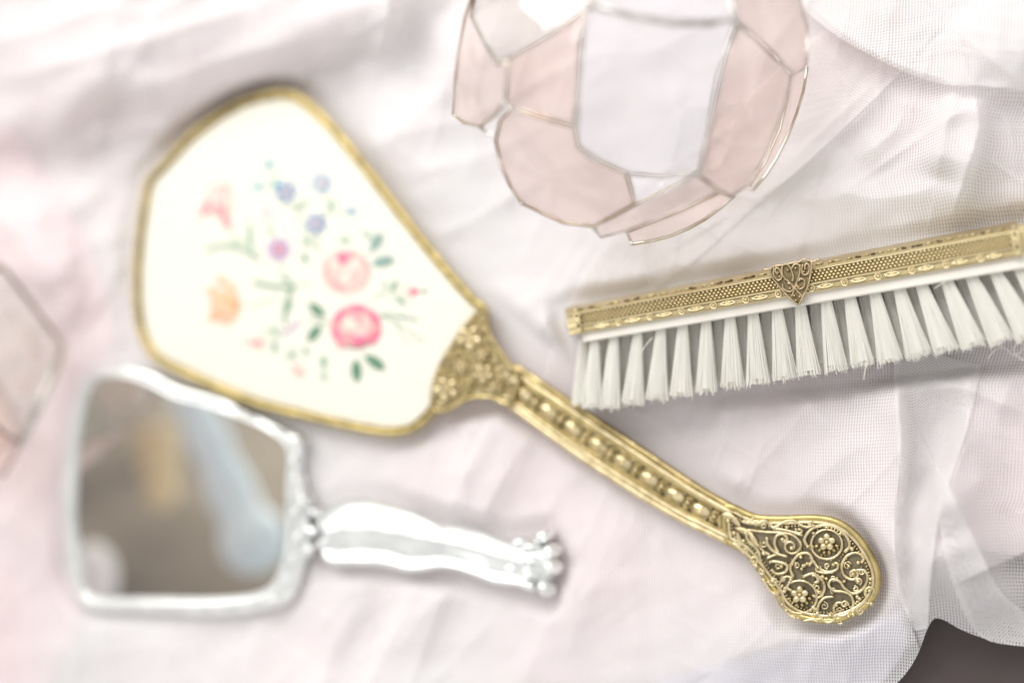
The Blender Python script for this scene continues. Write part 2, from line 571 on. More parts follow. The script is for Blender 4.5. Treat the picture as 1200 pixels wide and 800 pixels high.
RIDGES = [  # points, height mm, width on the one side, width on the other
    ([(455, -40), (455, 25), (447, 50), (433, 75)], 5.0, 12, 16),
    ([(418, 190), (470, 150), (515, 112), (532, 60), (520, 0)], 5.0, 45, 20),
    ([(300, 108), (350, 82), (420, 40), (500, -10)], 4.0, 14, 26),
    ([(-40, 105), (120, 62), (260, 20), (380, -20)], 4.5, 40, 18),
    ([(-40, 60), (90, 20), (220, -40)], 4.0, 40, 20),
    ([(60, 190), (110, 165), (180, 150), (230, 160)], 3.5, 16, 24),
    ([(30, 215), (48, 275), (62, 310), (95, 395)], 4.5, 14, 26),
    ([(-20, 590), (30, 625), (90, 700), (80, 830)], 4.0, 20, 34),
    ([(-20, 235), (40, 300), (60, 360)], 3.0, 24, 14),
    ([(700, 275), (655, 350), (600, 450), (540, 570), (480, 700), (420, 830)], 3.2, 8, 30),
    ([(560, 480), (540, 540), (545, 575)], 2.4, 12, 8),
    ([(640, 480), (590, 560), (520, 700), (470, 830)], 2.2, 30, 8),
    ([(780, 470), (720, 620), (640, 830)], 1.6, 60, 20),
    ([(1049, 408), (1053, 470), (1056, 540), (1048, 610), (1052, 670), (1066, 720)], 9.5, 34, 9),
    ([(1138, 445), (1130, 520), (1110, 575), (1095, 625), (1088, 690), (1090, 745)], 10.0, 12, 30),
    ([(1098, 545), (1125, 600), (1148, 645), (1172, 690), (1215, 735)], 10.0, 22, 14),
    ([(1045, 440), (1100, 446), (1150, 462), (1215, 490)], 5.5, 12, 30),
    ([(1100, 625), (1112, 660), (1130, 700), (1150, 745)], 4.5, 10, 16),
    ([(1122, 92), (1108, 150), (1096, 215)], 8.0, 12, 22),
    ([(1138, 95), (1147, 150), (1130, 210), (1112, 268)], 8.5, 18, 12),
    ([(960, 215), (1020, 232), (1080, 224), (1110, 205)], 3.0, 30, 18),
    ([(1175, 120), (1190, 190), (1175, 265)], 3.5, 16, 30),
    ([(860, 250), (930, 205), (1000, 145), (1070, 70)], 2.8, 8, 40),
    ([(890, 420), (945, 470), (990, 520)], 1.6, 26, 8),
    ([(940, 0), (990, 40), (1050, 75), (1120, 96), (1220, 106)], 5.0, 10, 60),
    ([(1105, 20), (1150, 60), (1210, 112)], 4.0, 12, 34),
    ([(1070, 95), (1050, 150), (1000, 190)], 4.5, 16, 26),
    ([(850, 780), (930, 745), (1000, 745), (1060, 720)], 2.0, 20, 34),
]
HEAP = [(-250, 262), (10, 172), (70, 156), (130, 118), (180, 130), (240, 130), (300, 102), (345, 64), (420, 32), (480, 6), (540, -60), (640, -200)]
FOOT = [HEAD, SPADE, SILVER_OUT, BRUSH_FOOT, S_HANDLE,
        [(570, 350), (860, 585), (900, 605), (885, 668), (800, 615), (590, 475), (520, 480)]]

def _random_folds():
    r = random.Random(17)
    out = []
    for k in range(46):
        if k < 18:      # centre and bottom, running from upper right to lower left
            x, y, a, l = r.uniform(380, 1000), r.uniform(180, 800), 2.15 + r.gauss(0, 0.25), r.uniform(90, 260)
        elif k < 32:    # left and top left
            x, y, a, l = r.uniform(-60, 620), r.uniform(-40, 330), 2.6 + r.gauss(0, 0.5), r.uniform(70, 220)
        elif k < 38:    # bottom left
            x, y, a, l = r.uniform(-40, 400), r.uniform(700, 830), 2.4 + r.gauss(0, 0.5), r.uniform(80, 200)
        else:           # right
            x, y, a, l = r.uniform(960, 1240), r.uniform(-20, 640), 1.75 + r.gauss(0, 0.4), r.uniform(60, 180)
        c = r.uniform(-0.5, 0.5)
        pts = [(x + l * (q - 0.5) * math.cos(a + c * (q - 0.5)), y + l * (q - 0.5) * math.sin(a + c * (q - 0.5))) for q in (0, 0.33, 0.66, 1)]
        w1, w2 = r.uniform(6, 14), r.uniform(16, 42)
        if r.random() < 0.5: w1, w2 = w2, w1
        out.append((pts, r.uniform(0.8, 2.0), w1 * 1.25, w2 * 1.25))
    return out
RIDGES += _random_folds()

def cloth_h(X, Y):
    h = 0.0011 * wav(X, Y, 14, 60, 320, 3) + 0.00035 * wav(X, Y, 16, 25, 70, 5)
    for pts, mm, wa, wb in RIDGES:
        d, s, t = poly_dist(X, Y, cr(pts, 5))
        w = np.where(s > 0, wa, wb)
        fade = sstep(0, 0.25, t) * (1 - sstep(0.72, 1.0, t)) * 0.8 + 0.2
        q = d / w
        h += 1.35 * mm * 0.001 * np.clip(fade, 0, 1) * np.exp(-q) * (1 + 0.6 * q) * (1 - sstep(3.0, 5.0, q))
    d, s, t = poly_dist(X, Y, cr(HEAP, 5))
    sd = -d * s
    up = sstep(-45, 45, sd) * 0.012 + sstep(10, 300, sd) * 0.026
    h += up + 0.0035 * np.exp(-((sd - 20) / 22) ** 2) * (0.6 + 0.4 * np.sin(t * 21))
    h += 0.007 * np.exp(-(((X - 560) / 55) ** 2 + ((Y - 60) / 70) ** 2))
    h += 0.010 * np.exp(-(((X + 20) / 60) ** 2 + ((Y - 330) / 120) ** 2)) * 0.5
    # small crumples: sharp creases in patches
    for sd_, lo, hi, amp, st in ((21, 90, 240, 0.0016, 0.75), (22, 60, 170, 0.0011, 0.6), (23, 50, 150, 0.0009, 2.2), (24, 120, 300, 0.0018, 0.9)):
        w = wav(X, Y, 5, lo, hi, sd_, st)
        patch = sstep(-0.25, 0.7, wav(X, Y, 6, 250, 600, sd_ + 40))
        h += 0.5 * amp * patch * np.maximum(0, 1 - np.abs(w) * 2.2) ** 2
    d, s, t = poly_dist(X, Y, [(640, 960), (790, 815), (900, 765), (1000, 742), (1062, 712), (1110, 690)])
    h -= 0.0055 * sstep(0, 75, d * s)
    # top right corner rises towards the pile
    h += 0.012 * sstep(1000, 1350, X) * sstep(330, -50, Y)
    h += 0.010 * sstep(1120, 1400, X) * sstep(380, 500, Y) * sstep(760, 600, Y)
    return h

def settle(X, Y, h):
    m = np.ones(X.shape)
    for poly in FOOT:
        d, s, t = poly_dist(X, Y, poly[::2] if len(poly) > 30 else poly, True)
        ins = inside(X, Y, poly)
        sd = np.where(ins, -d, d)
        m = np.minimum(m, sstep(0, 24, sd))
    return h * m + (1 - m) * 0.0003

def sheet(name, A, B, nu, nv, lift, mat, extra=None, arc=False):
    """cloth lofted between two edges given in pixels (A first, B last)"""
    A = resample(cr(A, 6), nu); B = resample(cr(B, 6), nu)
    v = np.linspace(0, 1, nv)[:, None, None]
    P = A[None] * (1 - v) + B[None] * v
    X, Y = P[..., 0], P[..., 1]
    h = settle(X, Y, cloth_h(X, Y) + (extra(X, Y) if extra else 0)) + lift
    x, y, z = at_np(X, Y, h)
    G = np.stack([x, y, z], -1)
    me = bpy.data.meshes.new(name)
    idx = np.arange(nu * nv).reshape(nv, nu)
    F = np.stack([idx[:-1, :-1], idx[1:, :-1], idx[1:, 1:], idx[:-1, 1:]], -1).reshape(-1, 4)
    me.vertices.add(nu * nv)
    me.vertices.foreach_set('co', G.reshape(-1))
    me.loops.add(F.size)
    me.loops.foreach_set('vertex_index', F.reshape(-1))
    me.polygons.add(len(F))
    me.polygons.foreach_set('loop_start', np.arange(len(F)) * 4)
    me.polygons.foreach_set('use_smooth', np.ones(len(F), bool))
    me.update(calc_edges=True)
    U = np.cumsum(np.r_['1', np.zeros((nv, 1)), np.linalg.norm(np.diff(G, axis=1), axis=2)], axis=1) + G[:, :1, 0]
    U = U if arc else G[..., 0] + 0.15 * (U - G[..., 0])
    V = np.cumsum(np.r_['0', np.zeros((1, nu)), np.linalg.norm(np.diff(G, axis=0), axis=2)], axis=0) + G[:1, :, 1]
    V = V if arc else -G[..., 1] + 0.08 * (V - (2 * G[:1, :, 1] - G[..., 1]))
    uvl = me.uv_layers.new(name='weave')
    uv = np.stack([U.reshape(-1)[F.reshape(-1)], V.reshape(-1)[F.reshape(-1)]], -1)
    uvl.data.foreach_set('uv', uv.reshape(-1))
    me.materials.append(mat)
    me.validate()
    o = bpy.data.objects.new(name, me)
    COL.objects.link(o)
    return o

# ------------------------------------------------------------------ setting
mb = MB()
zt = -0.0112
mb.prism([(-0.9, -0.7, zt - 0.03), (0.9, -0.7, zt - 0.03), (0.9, 0.8, zt - 0.03), (-0.9, 0.8, zt - 0.03)],
         [(-0.9, -0.7, zt), (0.9, -0.7, zt), (0.9, 0.8, zt), (-0.9, 0.8, zt)], TABLE)
tag(mb.build('table_top', smooth=False), kind='structure')

o = sheet('under_cloth', [(-300, -260), (300, -260), (900, -260), (1480, -260)],
          [(-300, 1050), (300, 1050), (700, 1050), (850, 960), (960, 850), (1040, 788), (1062, 752), (1066, 715), (1084, 672), (1120, 640), (1200, 650), (1300, 630), (1480, 600)],
          420, 300, -0.0035, UNDER)
tag(o, 'smooth opaque pale pink cloth lying under the sheer white voile', 'cloth')
o = sheet('blush_cloth', [(-300, 120), (-300, 400), (-300, 700), (-300, 1050)],
          [(20, 150), (60, 220), (110, 300), (135, 390), (120, 470), (100, 560), (85, 640), (95, 720), (60, 800), (40, 900), (60, 1050)], 160, 60, -0.0016, BLUSH)
tag(o, 'rose pink cloth showing through the voile beside the silver mirror', 'cloth')
o = sheet('shade_sheet', [(540, 900), (680, 830), (790, 792), (890, 765), (985, 742), (1058, 712)],  # coloured sheet that paints the cloth's shade below the handle end
          [(560, 1060), (760, 1060), (880, 950), (980, 850), (1040, 792), (1064, 752)], 150, 40, -0.0016, SHADE_LILAC)
tag(o, 'lilac grey sheet colouring in the shade of the cloth below the scrolled handle end', 'cloth')
o = sheet('voile_cloth', [(-300, -260), (300, -260), (900, -260), (1480, -260)],
          [(-300, 1050), (400, 1050), (820, 1050), (960, 880), (1045, 806), (1073, 771), (1088, 734), (1100, 724), (1130, 739), (1165, 751), (1200, 757), (1300, 762), (1480, 752)],
          760, 520, 0.0, VOILE)
tag(o, 'white open-weave voile spread in folds beneath the brush and mirrors', 'cloth')
o = sheet('voile_flap', [(900, -260), (1100, -260), (1480, -200)],
          [(915, -15), (945, 14), (985, 45), (1040, 75), (1080, 92), (1115, 100), (1150, 101), (1200, 106), (1300, 118), (1480, 120)],
          260, 120, 0.0035, VOILE_B, lambda X, Y: 0.003 * np.exp(-np.abs(Y - 60) / 60.0))
tag(o, 'sheer white flap of voile with a curved hem beside the glass globe', 'cloth')
o = sheet('voile_ribbon', [(1030, 10), (960, 40), (880, 110), (800, 190), (725, 265), (670, 345), (640, 430), (632, 470)],
          [(1078, 62), (1010, 130), (940, 195), (880, 245), (820, 300), (760, 345), (705, 410), (678, 470), (668, 500)],
          300, 40, 0.0009, VOILE_P, None, True)
tag(o, 'narrow blush strip of voile running diagonally from behind the glass globe', 'cloth')

o = sheet('voile_pleat', [(1046, 402), (1050, 500), (1055, 560), (1046, 620), (1051, 690), (1072, 738)],
          [(1150, 428), (1134, 500), (1114, 560), (1100, 610), (1093, 660), (1087, 736)], 160, 60, 0.0012, VOILE_B, None, True)
tag(o, 'tall white pleat of voile standing beside the scrolled handle end', 'cloth')
o = sheet('voile_pleat', [(1096, 540), (1122, 585), (1150, 648), (1178, 698), (1240, 742)],
          [(1095, 546), (1100, 610), (1116, 680), (1150, 746), (1230, 758)], 140, 60, 0.0012, VOILE_B, None, True)
tag(o, 'curved white swag of voile at the cloth edge over the dark table', 'cloth')

# ------------------------------------------------------------------ drawing in photograph pixels at a height
def pb(mb, x, y, z, rx, ry, ang, hz, mat, seg=8, rings=5):
    """flattened ellipsoid, radii in pixels, height in metres"""
    c = at(x, y, z)
    ca, sa = math.cos(ang), math.sin(ang)
    ax = at(x + rx * ca, y + rx * sa, z) - c
    ay = at(x - ry * sa, y + ry * ca, z) - c
    mb.blob(c, ax, ay, Vector((0, 0, hz)), mat, seg, rings)

def pt(mb, pts, z, r, mat, n=6, sides=6, closed=False, flat=1.0, smooth=True):
    """tube through pixel points; r in pixels"""
    q = cr(pts, n, closed) if smooth else pts
    zz = z if callable(z) else (lambda x, y: z)
    mb.tube([at(x, y, zz(x, y)) for x, y in q], [k * PXM for k in r] if isinstance(r, list) else r * PXM, mat, sides, closed, flat)

def pleaf(mb, x, y, z, l, w, ang, hz, mat):
    """pointed, slightly ridged leaf: l half length, w half width in pixels"""
    ca, sa = math.cos(ang), math.sin(ang)
    def q(a, b, h): return at(x + a * ca - b * sa, y + a * sa + b * ca, z + h)
    N = 7
    rows = []
    for i in range(N):
        t = -1 + 2 * i / (N - 1)
        ww = w * (1 - t * t) ** 0.8 + 0.02
        rows.append([q(t * l, -ww, 0), q(t * l, -ww * 0.5, hz * 0.8), q(t * l, 0, hz * 0.55), q(t * l, ww * 0.5, hz * 0.8), q(t * l, ww, 0)])
    mb.strip(rows, mat)

def spiral(cx, cy, r0, r1, a0, turns, n=26):
    return [(cx + (r0 + (r1 - r0) * i / n) * math.cos(a0 + turns * 6.283 * i / n),
             cy + (r0 + (r1 - r0) * i / n) * math.sin(a0 + turns * 6.283 * i / n)) for i in range(n + 1)]

def flower(mb, x, y, z, r, pr, n, hz, mat, cmat=None, cr_=0.4, rot=0.3, dz=0.0006):
    for k in range(n):
        a = rot + 6.283 * k / n
        pb(mb, x + r * math.cos(a), y + r * math.sin(a), z, pr * 1.15, pr, a, hz, mat, 8, 4)
    if cmat:
        pb(mb, x, y, z + dz, r * cr_ + pr * 0.3, r * cr_ + pr * 0.3, 0, hz, cmat, 8, 4)

# ================================================================== gilt hand mirror, face down
ZG = 0.0060
gm = empty('hand_mirror', at(560, 420, 0))
tag(gm, 'gilt vanity hand mirror lying face down, embroidered flowers on its cream back', 'mirror')

# head: rim frame
mb = MB()
outer = HEAD
mb.prism([at(x, y, 0.0) for x, y in inset(outer, 3)], [at(x, y, ZG) for x, y in outer], RIM_GOLD)
o = mb.build('head_frame', gm); smooth_on(o, 50)
mb = MB()
q = resample(list(inset(outer, 4.5)) + [inset(outer, 4.5)[0]], 330)[:-1]
mb.tube([at(x, y, ZG + 0.0004) for x, y in q], [(3.7 + 0.4 * math.sin(i * 6.283 / 5.0) + 0.3 * math.sin(i * 0.21)) * PXM for i in range(len(q))], RIM_GOLD, 8, True)
mb.build('rim', gm)
mb = MB()
q = resample(list(inset(outer, 10.5)) + [inset(outer, 10.5)[0]], 200)[:-1]
mb.tube([at(x, y, ZG + 0.0006) for x, y in q], 1.5 * PXM, GOLD, 6, True)
mb.build('inner_bead_line', gm)

PANEL = inset(outer, 9.5)
CEN = np.mean(np.array(PANEL), 0)
def pan_frac(x, y):
    P = np.array(PANEL) - CEN
    d = np.array([x, y]) - CEN
    a = math.atan2(d[1], d[0])
    an = np.arctan2(P[:, 1], P[:, 0])
    k = np.argmin(np.abs((an - a + math.pi) % (2 * math.pi) - math.pi))
    return min(1.0, np.hypot(*d) / np.hypot(*P[k]))
def pan_z(x, y):
    f = pan_frac(x, y)
    return ZG + 0.0004 + 0.0013 * (1 - f ** 3)
mb = MB()
rings = []
for i in range(15):
    f = 1 - i / 14.0
    f = max(f, 0.001)
    rings.append([at(*(CEN + (np.array(p) - CEN) * f), ZG + 0.0004 + 0.0013 * (1 - f ** 3)) for p in PANEL + PANEL[:1]])
mb.strip(rings, SATIN)
panel = mb.build('embroidered_back', gm)

def E(x, y): return (220 + x / 2.859, 170 + y / 2.859)
ES = 1 / 2.859
def epb(mb, x, y, rx, ry, ang, mat, dz=0.0, hz=0.00022):
    X, Y = E(x, y)
    pb(mb, X, Y, pan_z(X, Y) + dz, rx * ES, ry * ES, math.radians(ang), hz, mat, 10, 4)
def eleaf(mb, x, y, l, w, ang, mat):
    X, Y = E(x, y)
    pleaf(mb, X, Y, pan_z(X, Y) + 0.0001, l * ES, w * ES, math.radians(ang), 0.00025, mat)
def est(mb, pts, r, mat):
    pt(mb, [E(*p) for p in pts], lambda x, y: pan_z(x, y) + 0.0001, r * ES, mat, 5, 5, flat=0.5)
def emb(name, fn):
    m = MB(); fn(m); return m.build(name, panel)

def f(m):
    epb(m, 112, 190, 44, 62, 12, T['pink_pale']); epb(m, 88, 180, 26, 46, -10, T['rose_fill'], 0.0001)
    epb(m, 62, 205, 13, 34, 25, T['pink_mid'], 0.00015); epb(m, 45, 232, 14, 8, -20, T['pink_mid'], 0.00015)
    epb(m, 112, 222, 12, 34, -32, T['pink_mid'], 0.0002); epb(m, 130, 260, 18, 14, 20, T['pink_mid'], 0.0002)
    epb(m, 140, 190, 12, 44, 0, T['blush'], 0.00018)
emb('tulip', f)
def f(m):
    for x, y, rx, ry, a in ((92, 500, 30, 18, 60), (95, 565, 32, 20, -50), (150, 490, 34, 18, 80), (155, 565, 28, 18, -70), (115, 455, 24, 14, 40), (125, 590, 26, 14, 10)):
        epb(m, x, y, rx, ry, a, T['orange'])
    epb(m, 125, 528, 50, 48, 0, T['orange'], 0.0001)
    epb(m, 135, 525, 38, 10, 18, T['orange_deep'], 0.0002); epb(m, 165, 545, 16, 8, -40, T['orange_deep'], 0.0002)
    epb(m, 75, 490, 10, 14, 0, T['orange_deep'], 0.0001); epb(m, 80, 580, 12, 12, 0, T['orange_deep'], 0.0001); epb(m, 112, 448, 12, 8, 0, T['orange_deep'], 0.0001)
emb('tulip', f)
for (x, y, mt) in ((330, 158, 'blue'), (430, 265, 'blue'), (447, 130, 'blue_pale')):
    def f(m):
        X, Y = E(x, y)
        flower(m, X, Y, pan_z(X, Y), 23 * ES, 12 * ES, 5, 0.00025, T[mt], T['blush'], 0.45, x * 0.1, 0.0002)
    emb('forget_me_not', f)
for (x, y, a) in ((273, 65, 80), (235, 140, -15), (548, 222, 20), (298, 135, 30)):
    def f(m):
        epb(m, x, y, 20, 12, a, T['teal'] if x < 540 else T['blue_pale']); epb(m, x - 10, y + 5, 10, 7, a, T['green_pale'])
    emb('bud', f)
def f(m):
    X, Y = E(305, 350)
    flower(m, X, Y, pan_z(X, Y), 28 * ES, 14 * ES, 6, 0.00025, T['lilac'], T['pink_mid'], 0.35, 0.2, 0.0002)
emb('violet', f)
def f(m):
    epb(m, 528, 425, 84, 76, 0, T['rose_fill'])
    for k in range(6):
        a = 0.5 + k * 1.05
        epb(m, 525 + 36 * math.cos(a), 420 + 34 * math.sin(a), 30, 18, math.degrees(a) + 90, T['blush'] if k % 2 else T['pink_pale'], 0.0002)
    for k in range(9):
        a = 0.2 + k * 0.42
        epb(m, 528 + 70 * math.cos(a), 425 + 62 * math.sin(a), 26, 9, math.degrees(a) + 90, T['pink_pale'], 0.0002)
    epb(m, 500, 470, 26, 10, 30, T['pink_mid'], 0.00025); epb(m, 460, 410, 24, 8, 70, T['pink_pale'], 0.00025)
    epb(m, 518, 380, 22, 20, 0, T['pink_deep'], 0.0003); epb(m, 545, 372, 12, 14, 0, T['pink_mid'], 0.0003)
emb('rose', f)
def f(m):
    epb(m, 562, 615, 74, 72, 0, T['rose_fill'])
    for k in range(5):
        a = 0.9 + k * 1.25
        epb(m, 562 + 36 * math.cos(a), 615 + 34 * math.sin(a), 30, 16, math.degrees(a) + 90, T['pink_mid'] if k % 2 else T['pink_pale'], 0.00018)
    for k in range(15):
        a = 2.3 + k * 0.33
        epb(m, 564 + 72 * math.cos(a), 612 + 66 * math.sin(a), 22, 13, math.degrees(a) + 90, T['pink_deep'] if k % 3 else T['pink_mid'], 0.0002)
    epb(m, 515, 660, 14, 22, 30, T['pink_mid'], 0.0002); epb(m, 545, 600, 34, 30, 0, T['blush'], 0.0002)
    epb(m, 575, 655, 28, 20, -20, T['pink_deep'], 0.0003); epb(m, 600, 640, 16, 10, -40, T['pink_mid'], 0.0003)
emb('rose', f)
for x, y, l, w, a, mt in ((432, 552, 36, 17, 40, 'green'), (424, 630, 36, 17, -52, 'green'), (565, 755, 40, 18, 88, 'green'), (628, 728, 40, 19, 36, 'green'),
                          (655, 390, 40, 20, -12, 'grey_green'), (632, 325, 36, 19, -62, 'grey_green'), (380, 205, 26, 10, -30, 'green_pale'), (525, 318, 22, 12, 0, 'green_pale'),
                          (398, 320, 24, 12, -60, 'green_pale'), (392, 378, 20, 11, 60, 'green_mid'), (690, 475, 26, 9, -65, 'green_mid'), (712, 520, 24, 9, 40, 'green_mid'),
                          (275, 285, 22, 9, 60, 'green_pale'), (455, 725, 22, 12, 90, 'green_mid'), (455, 772, 20, 10, 80, 'green_pale'), (345, 700, 24, 12, -40, 'green_pale'),
                          (485, 215, 16, 9, 90, 'green_pale'), (290, 625, 26, 10, 60, 'green_pale'), (290, 675, 22, 10, 90, 'green_mid'), (330, 450, 22, 8, 20, 'green_mid'), (480, 195, 18, 7, -50, 'green_pale'), (600, 300, 20, 10, 30, 'green_pale'), (150, 330, 30, 6, -12, 'green_pale'), (340, 540, 26, 8, -70, 'green_mid'), (720, 575, 20, 6, 10, 'grey_green'), (395, 690, 18, 8, 50, 'green_mid'), (660, 470, 16, 7, -30, 'green_pale'), (210, 300, 48, 9, 85, 'green_pale')):
    emb('leaf', lambda m: eleaf(m, x, y, l, w, a, T[mt]))
for x, y, mt in ((735, 490, 'pink_deep'), (235, 660, 'pink_mid'), (370, 748, 'pink_pale')):
    def f(m):
        epb(m, x, y, 30, 22, 10 if x != 370 else 60, T['blush'])
        epb(m, x + 22 if x > 700 else x - 4, y, 18, 11, 0 if x != 370 else 60, T[mt], 0.0002)
    emb('rosebud', f)
for pts, r, mt in (([(60, 352), (110, 338), (165, 345), (240, 382)], 8, 'green_pale'), ([(205, 262), (202, 320), (225, 368)], 6, 'green_pale'),
                   ([(220, 460), (290, 474), (358, 480)], 8, 'green_mid'), ([(352, 480), (326, 535), (326, 600)], 7, 'green_mid'),
                   ([(640, 568), (710, 600), (790, 662)], 3, 'green_pale'), ([(645, 568), (700, 572), (770, 585)], 4, 'green_mid'), ([(690, 590), (720, 640), (740, 668)], 2.5, 'green_pale'),
                   ([(320, 632), (350, 612), (375, 588)], 6, 'lilac'), ([(265, 205), (262, 250)], 6, 'lilac'), ([(300, 180), (340, 200), (400, 190)], 3, 'green_pale'),
                   ([(275, 80), (300, 130), (250, 138)], 3, 'green_pale'), ([(620, 510), (670, 492)], 3, 'green_pale'), ([(200, 540), (300, 515)], 2.5, 'green_pale'),
                   ([(350, 470), (410, 465)], 2.5, 'green_pale'), ([(785, 490), (800, 488)], 7, 'green_mid'), ([(330, 190), (370, 230), (400, 300), (420, 350)], 2.5, 'green_pale'), ([(447, 155), (470, 200), (455, 250)], 2.5, 'green_pale'), ([(440, 290), (430, 330), (450, 360)], 3, 'green_mid'), ([(305, 385), (320, 430), (350, 475)], 3, 'green_pale'), ([(130, 275), (170, 320), (200, 345)], 3, 'green_pale'), ([(400, 580), (450, 590), (480, 600)], 3, 'green_mid'), ([(600, 360), (630, 350)], 3, 'grey_green'), ([(590, 700), (600, 720)], 3, 'green'), ([(350, 690), (365, 720)], 3, 'green_mid'), ([(250, 640), (290, 610), (320, 632)], 3, 'green_pale'), ([(510, 230), (540, 225)], 2.5, 'green_pale'), ([(180, 662), (200, 660)], 6, 'green_pale')):
    emb('stem', lambda m: est(m, pts, r, T[mt]))

# collar between head and handle
COLLAR = [(571, 357), (577, 392), (601, 427), (612, 440), (598, 476), (575, 468), (548, 470), (522, 484), (506, 480), (505, 455), (515, 425), (538, 388), (560, 362)]
mb = MB()
col_s = cr(COLLAR, 3, True)
mb.prism([at(x, y, 0.0005) for x, y in inset(col_s, 2)], [at(x, y, ZG + 0.0012) for x, y in col_s], OLIVE, GOLD)
collar = mb.build('collar', gm); smooth_on(collar, 50)
mb = MB()
pt(mb, inset(col_s, 3), ZG + 0.0016, 2.6, GOLD, 1, 6, True, smooth=False)
mb.build('collar_border', collar)
rr = random.Random(3)
for (x, y, r) in ((550, 396, 9.5), (523, 456, 9.5), (567, 438, 7.5), (583, 452, 5.0), (566, 416, 5.0), (540, 428, 5.5)):
    mb = MB()
    flower(mb, x, y, ZG + 0.0020, r, r * 0.62, 5, 0.0011, PALE_GOLD, PALE_GOLD, 0.35, rr.uniform(0, 1), 0.0007)
    mb.build('flower_boss', collar)
mb = MB()
cin = inset(col_s, 6)
n = 0
while n < 190:
    x, y = rr.uniform(505, 612), rr.uniform(358, 482)
    if inside(np.array([x]), np.array([y]), cin)[0]:
        n += 1
        if n % 3 == 0:
            a = rr.uniform(0, 6.28)
            pt(mb, spiral(x, y, 1.0, rr.uniform(3, 5.5), a, rr.choice((-1, 1)) * 0.9, 10), ZG + 0.0018, 1.1, rr.choice((GOLD, PALE_GOLD, WIRE_GOLD)), 1, 5, smooth=False)
        else:
            pb(mb, x, y, ZG + 0.0016, rr.uniform(1.2, 3.2), rr.uniform(1.2, 2.4), rr.uniform(0, 3.1), rr.uniform(0.0005, 0.0010), rr.choice((GOLD, PALE_GOLD, PALE_GOLD)), 7, 4)
mb.build('filigree', collar, kind='stuff')

# handle
HU = resample(cr(HANDLE_UP[2:8], 5), 60); HL = resample(cr(HANDLE_LO[2:9], 5), 60)
ZH = 0.0052
mb = MB()
hp = [tuple(p) for p in HU] + [tuple(p) for p in HL[::-1]]
mb.prism([at(x, y, 0.0006) for x, y in inset(hp, 2)], [at(x, y, ZH) for x, y in hp], GOLD, GOLD)
handle = mb.build('handle', gm); smooth_on(handle, 50)
def hlerp(t): return [tuple(HU[i] * (1 - t) + HL[i] * t) for i in range(60)]
for t, r, mt, nm in ((0.03, 4.4, GOLD, 'side_rail'), (0.17, 3.2, PALE_GOLD, 'inner_rail'), (0.25, 1.6, GOLD, 'bead_rail'), (0.75, 1.6, GOLD, 'bead_rail'), (0.84, 3.0, PALE_GOLD, 'inner_rail'), (0.96, 4.2, PALE_GOLD, 'side_rail')):
    mb = MB()
    q = hlerp(t)
    mb.tube([at(x, y, ZH + 0.0006 - (0.0008 if t in (0.03, 0.96) else 0)) for x, y in q], r * PXM, mt, 8)
    mb.build(nm, handle)
mid = resample(hlerp(0.5), 240)
L = np.r_[0, np.cumsum(np.hypot(*np.diff(mid, axis=0).T))]
s0 = 20.0
while s0 < L[-1] - 8:
    i = int(np.searchsorted(L, s0)); i = min(i, 238)
    x, y = mid[i]; a = math.atan2(*(mid[i + 1] - mid[i])[::-1])
    mb = MB()
    pb(mb, x, y, ZH + 0.0004, 13.0, 7.2, a, 0.0010, PALE_GOLD, 12, 6)
    for qx, qy, ql, qw, qa in ((-5.5, 0, 4.5, 2.2, 0), (5.5, 0, 4.5, 2.2, 0), (0, -3.2, 3.2, 2.0, 0.5), (0, 3.2, 3.2, 2.0, -0.5), (0, 0, 2.2, 2.2, 0), (-8, 3, 2.4, 1.3, 0.6), (8, -3, 2.4, 1.3, 0.6)):
        pb(mb, x + qx * math.cos(a) - qy * math.sin(a), y + qx * math.sin(a) + qy * math.cos(a), ZH + 0.0011 - 0.00003 * qx * qx * 0.3, ql, qw, a + qa, 0.0005, PALE_GOLD, 8, 4)
    mb.build('lozenge', handle)
    xb, yb = x + 17.5 * math.cos(a), y + 17.5 * math.sin(a)
    if s0 + 17 < L[-1] - 4:
        mb = MB()
        ca, sa = math.cos(a), math.sin(a)
        pb(mb, xb, yb, ZH + 0.0008, 3.4, 3.4, 0, 0.0010, PALE_GOLD, 8, 4)
        for sx, sy in ((-1, -1), (1, -1), (1, 1), (-1, 1)):
            dx, dy = sx * 1.6, sy * 5.6
            pb(mb, xb + dx * ca - dy * sa, yb + dx * sa + dy * ca, ZH + 0.0005, 3.2, 1.9, a + sx * sy * 0.9, 0.0008, GOLD, 7, 4)
        mb.build('link_rosette', handle)
        for sx, sy in ((-1, -1), (1, -1), (1, 1), (-1, 1)):
            dx, dy = sx * 5.6, sy * 6.6
            mb = MB()
            pb(mb, xb + dx * ca - dy * sa, yb + dx * sa + dy * ca, ZH + 0.0003, 2.6, 2.0, a + sx * sy * 0.5, 0.0004, HOLE_DARK, 7, 4)
            mb.build('hole_dot', handle)  # raised dark dot painting the dark of a hole; nothing is pierced
    s0 += 35.6

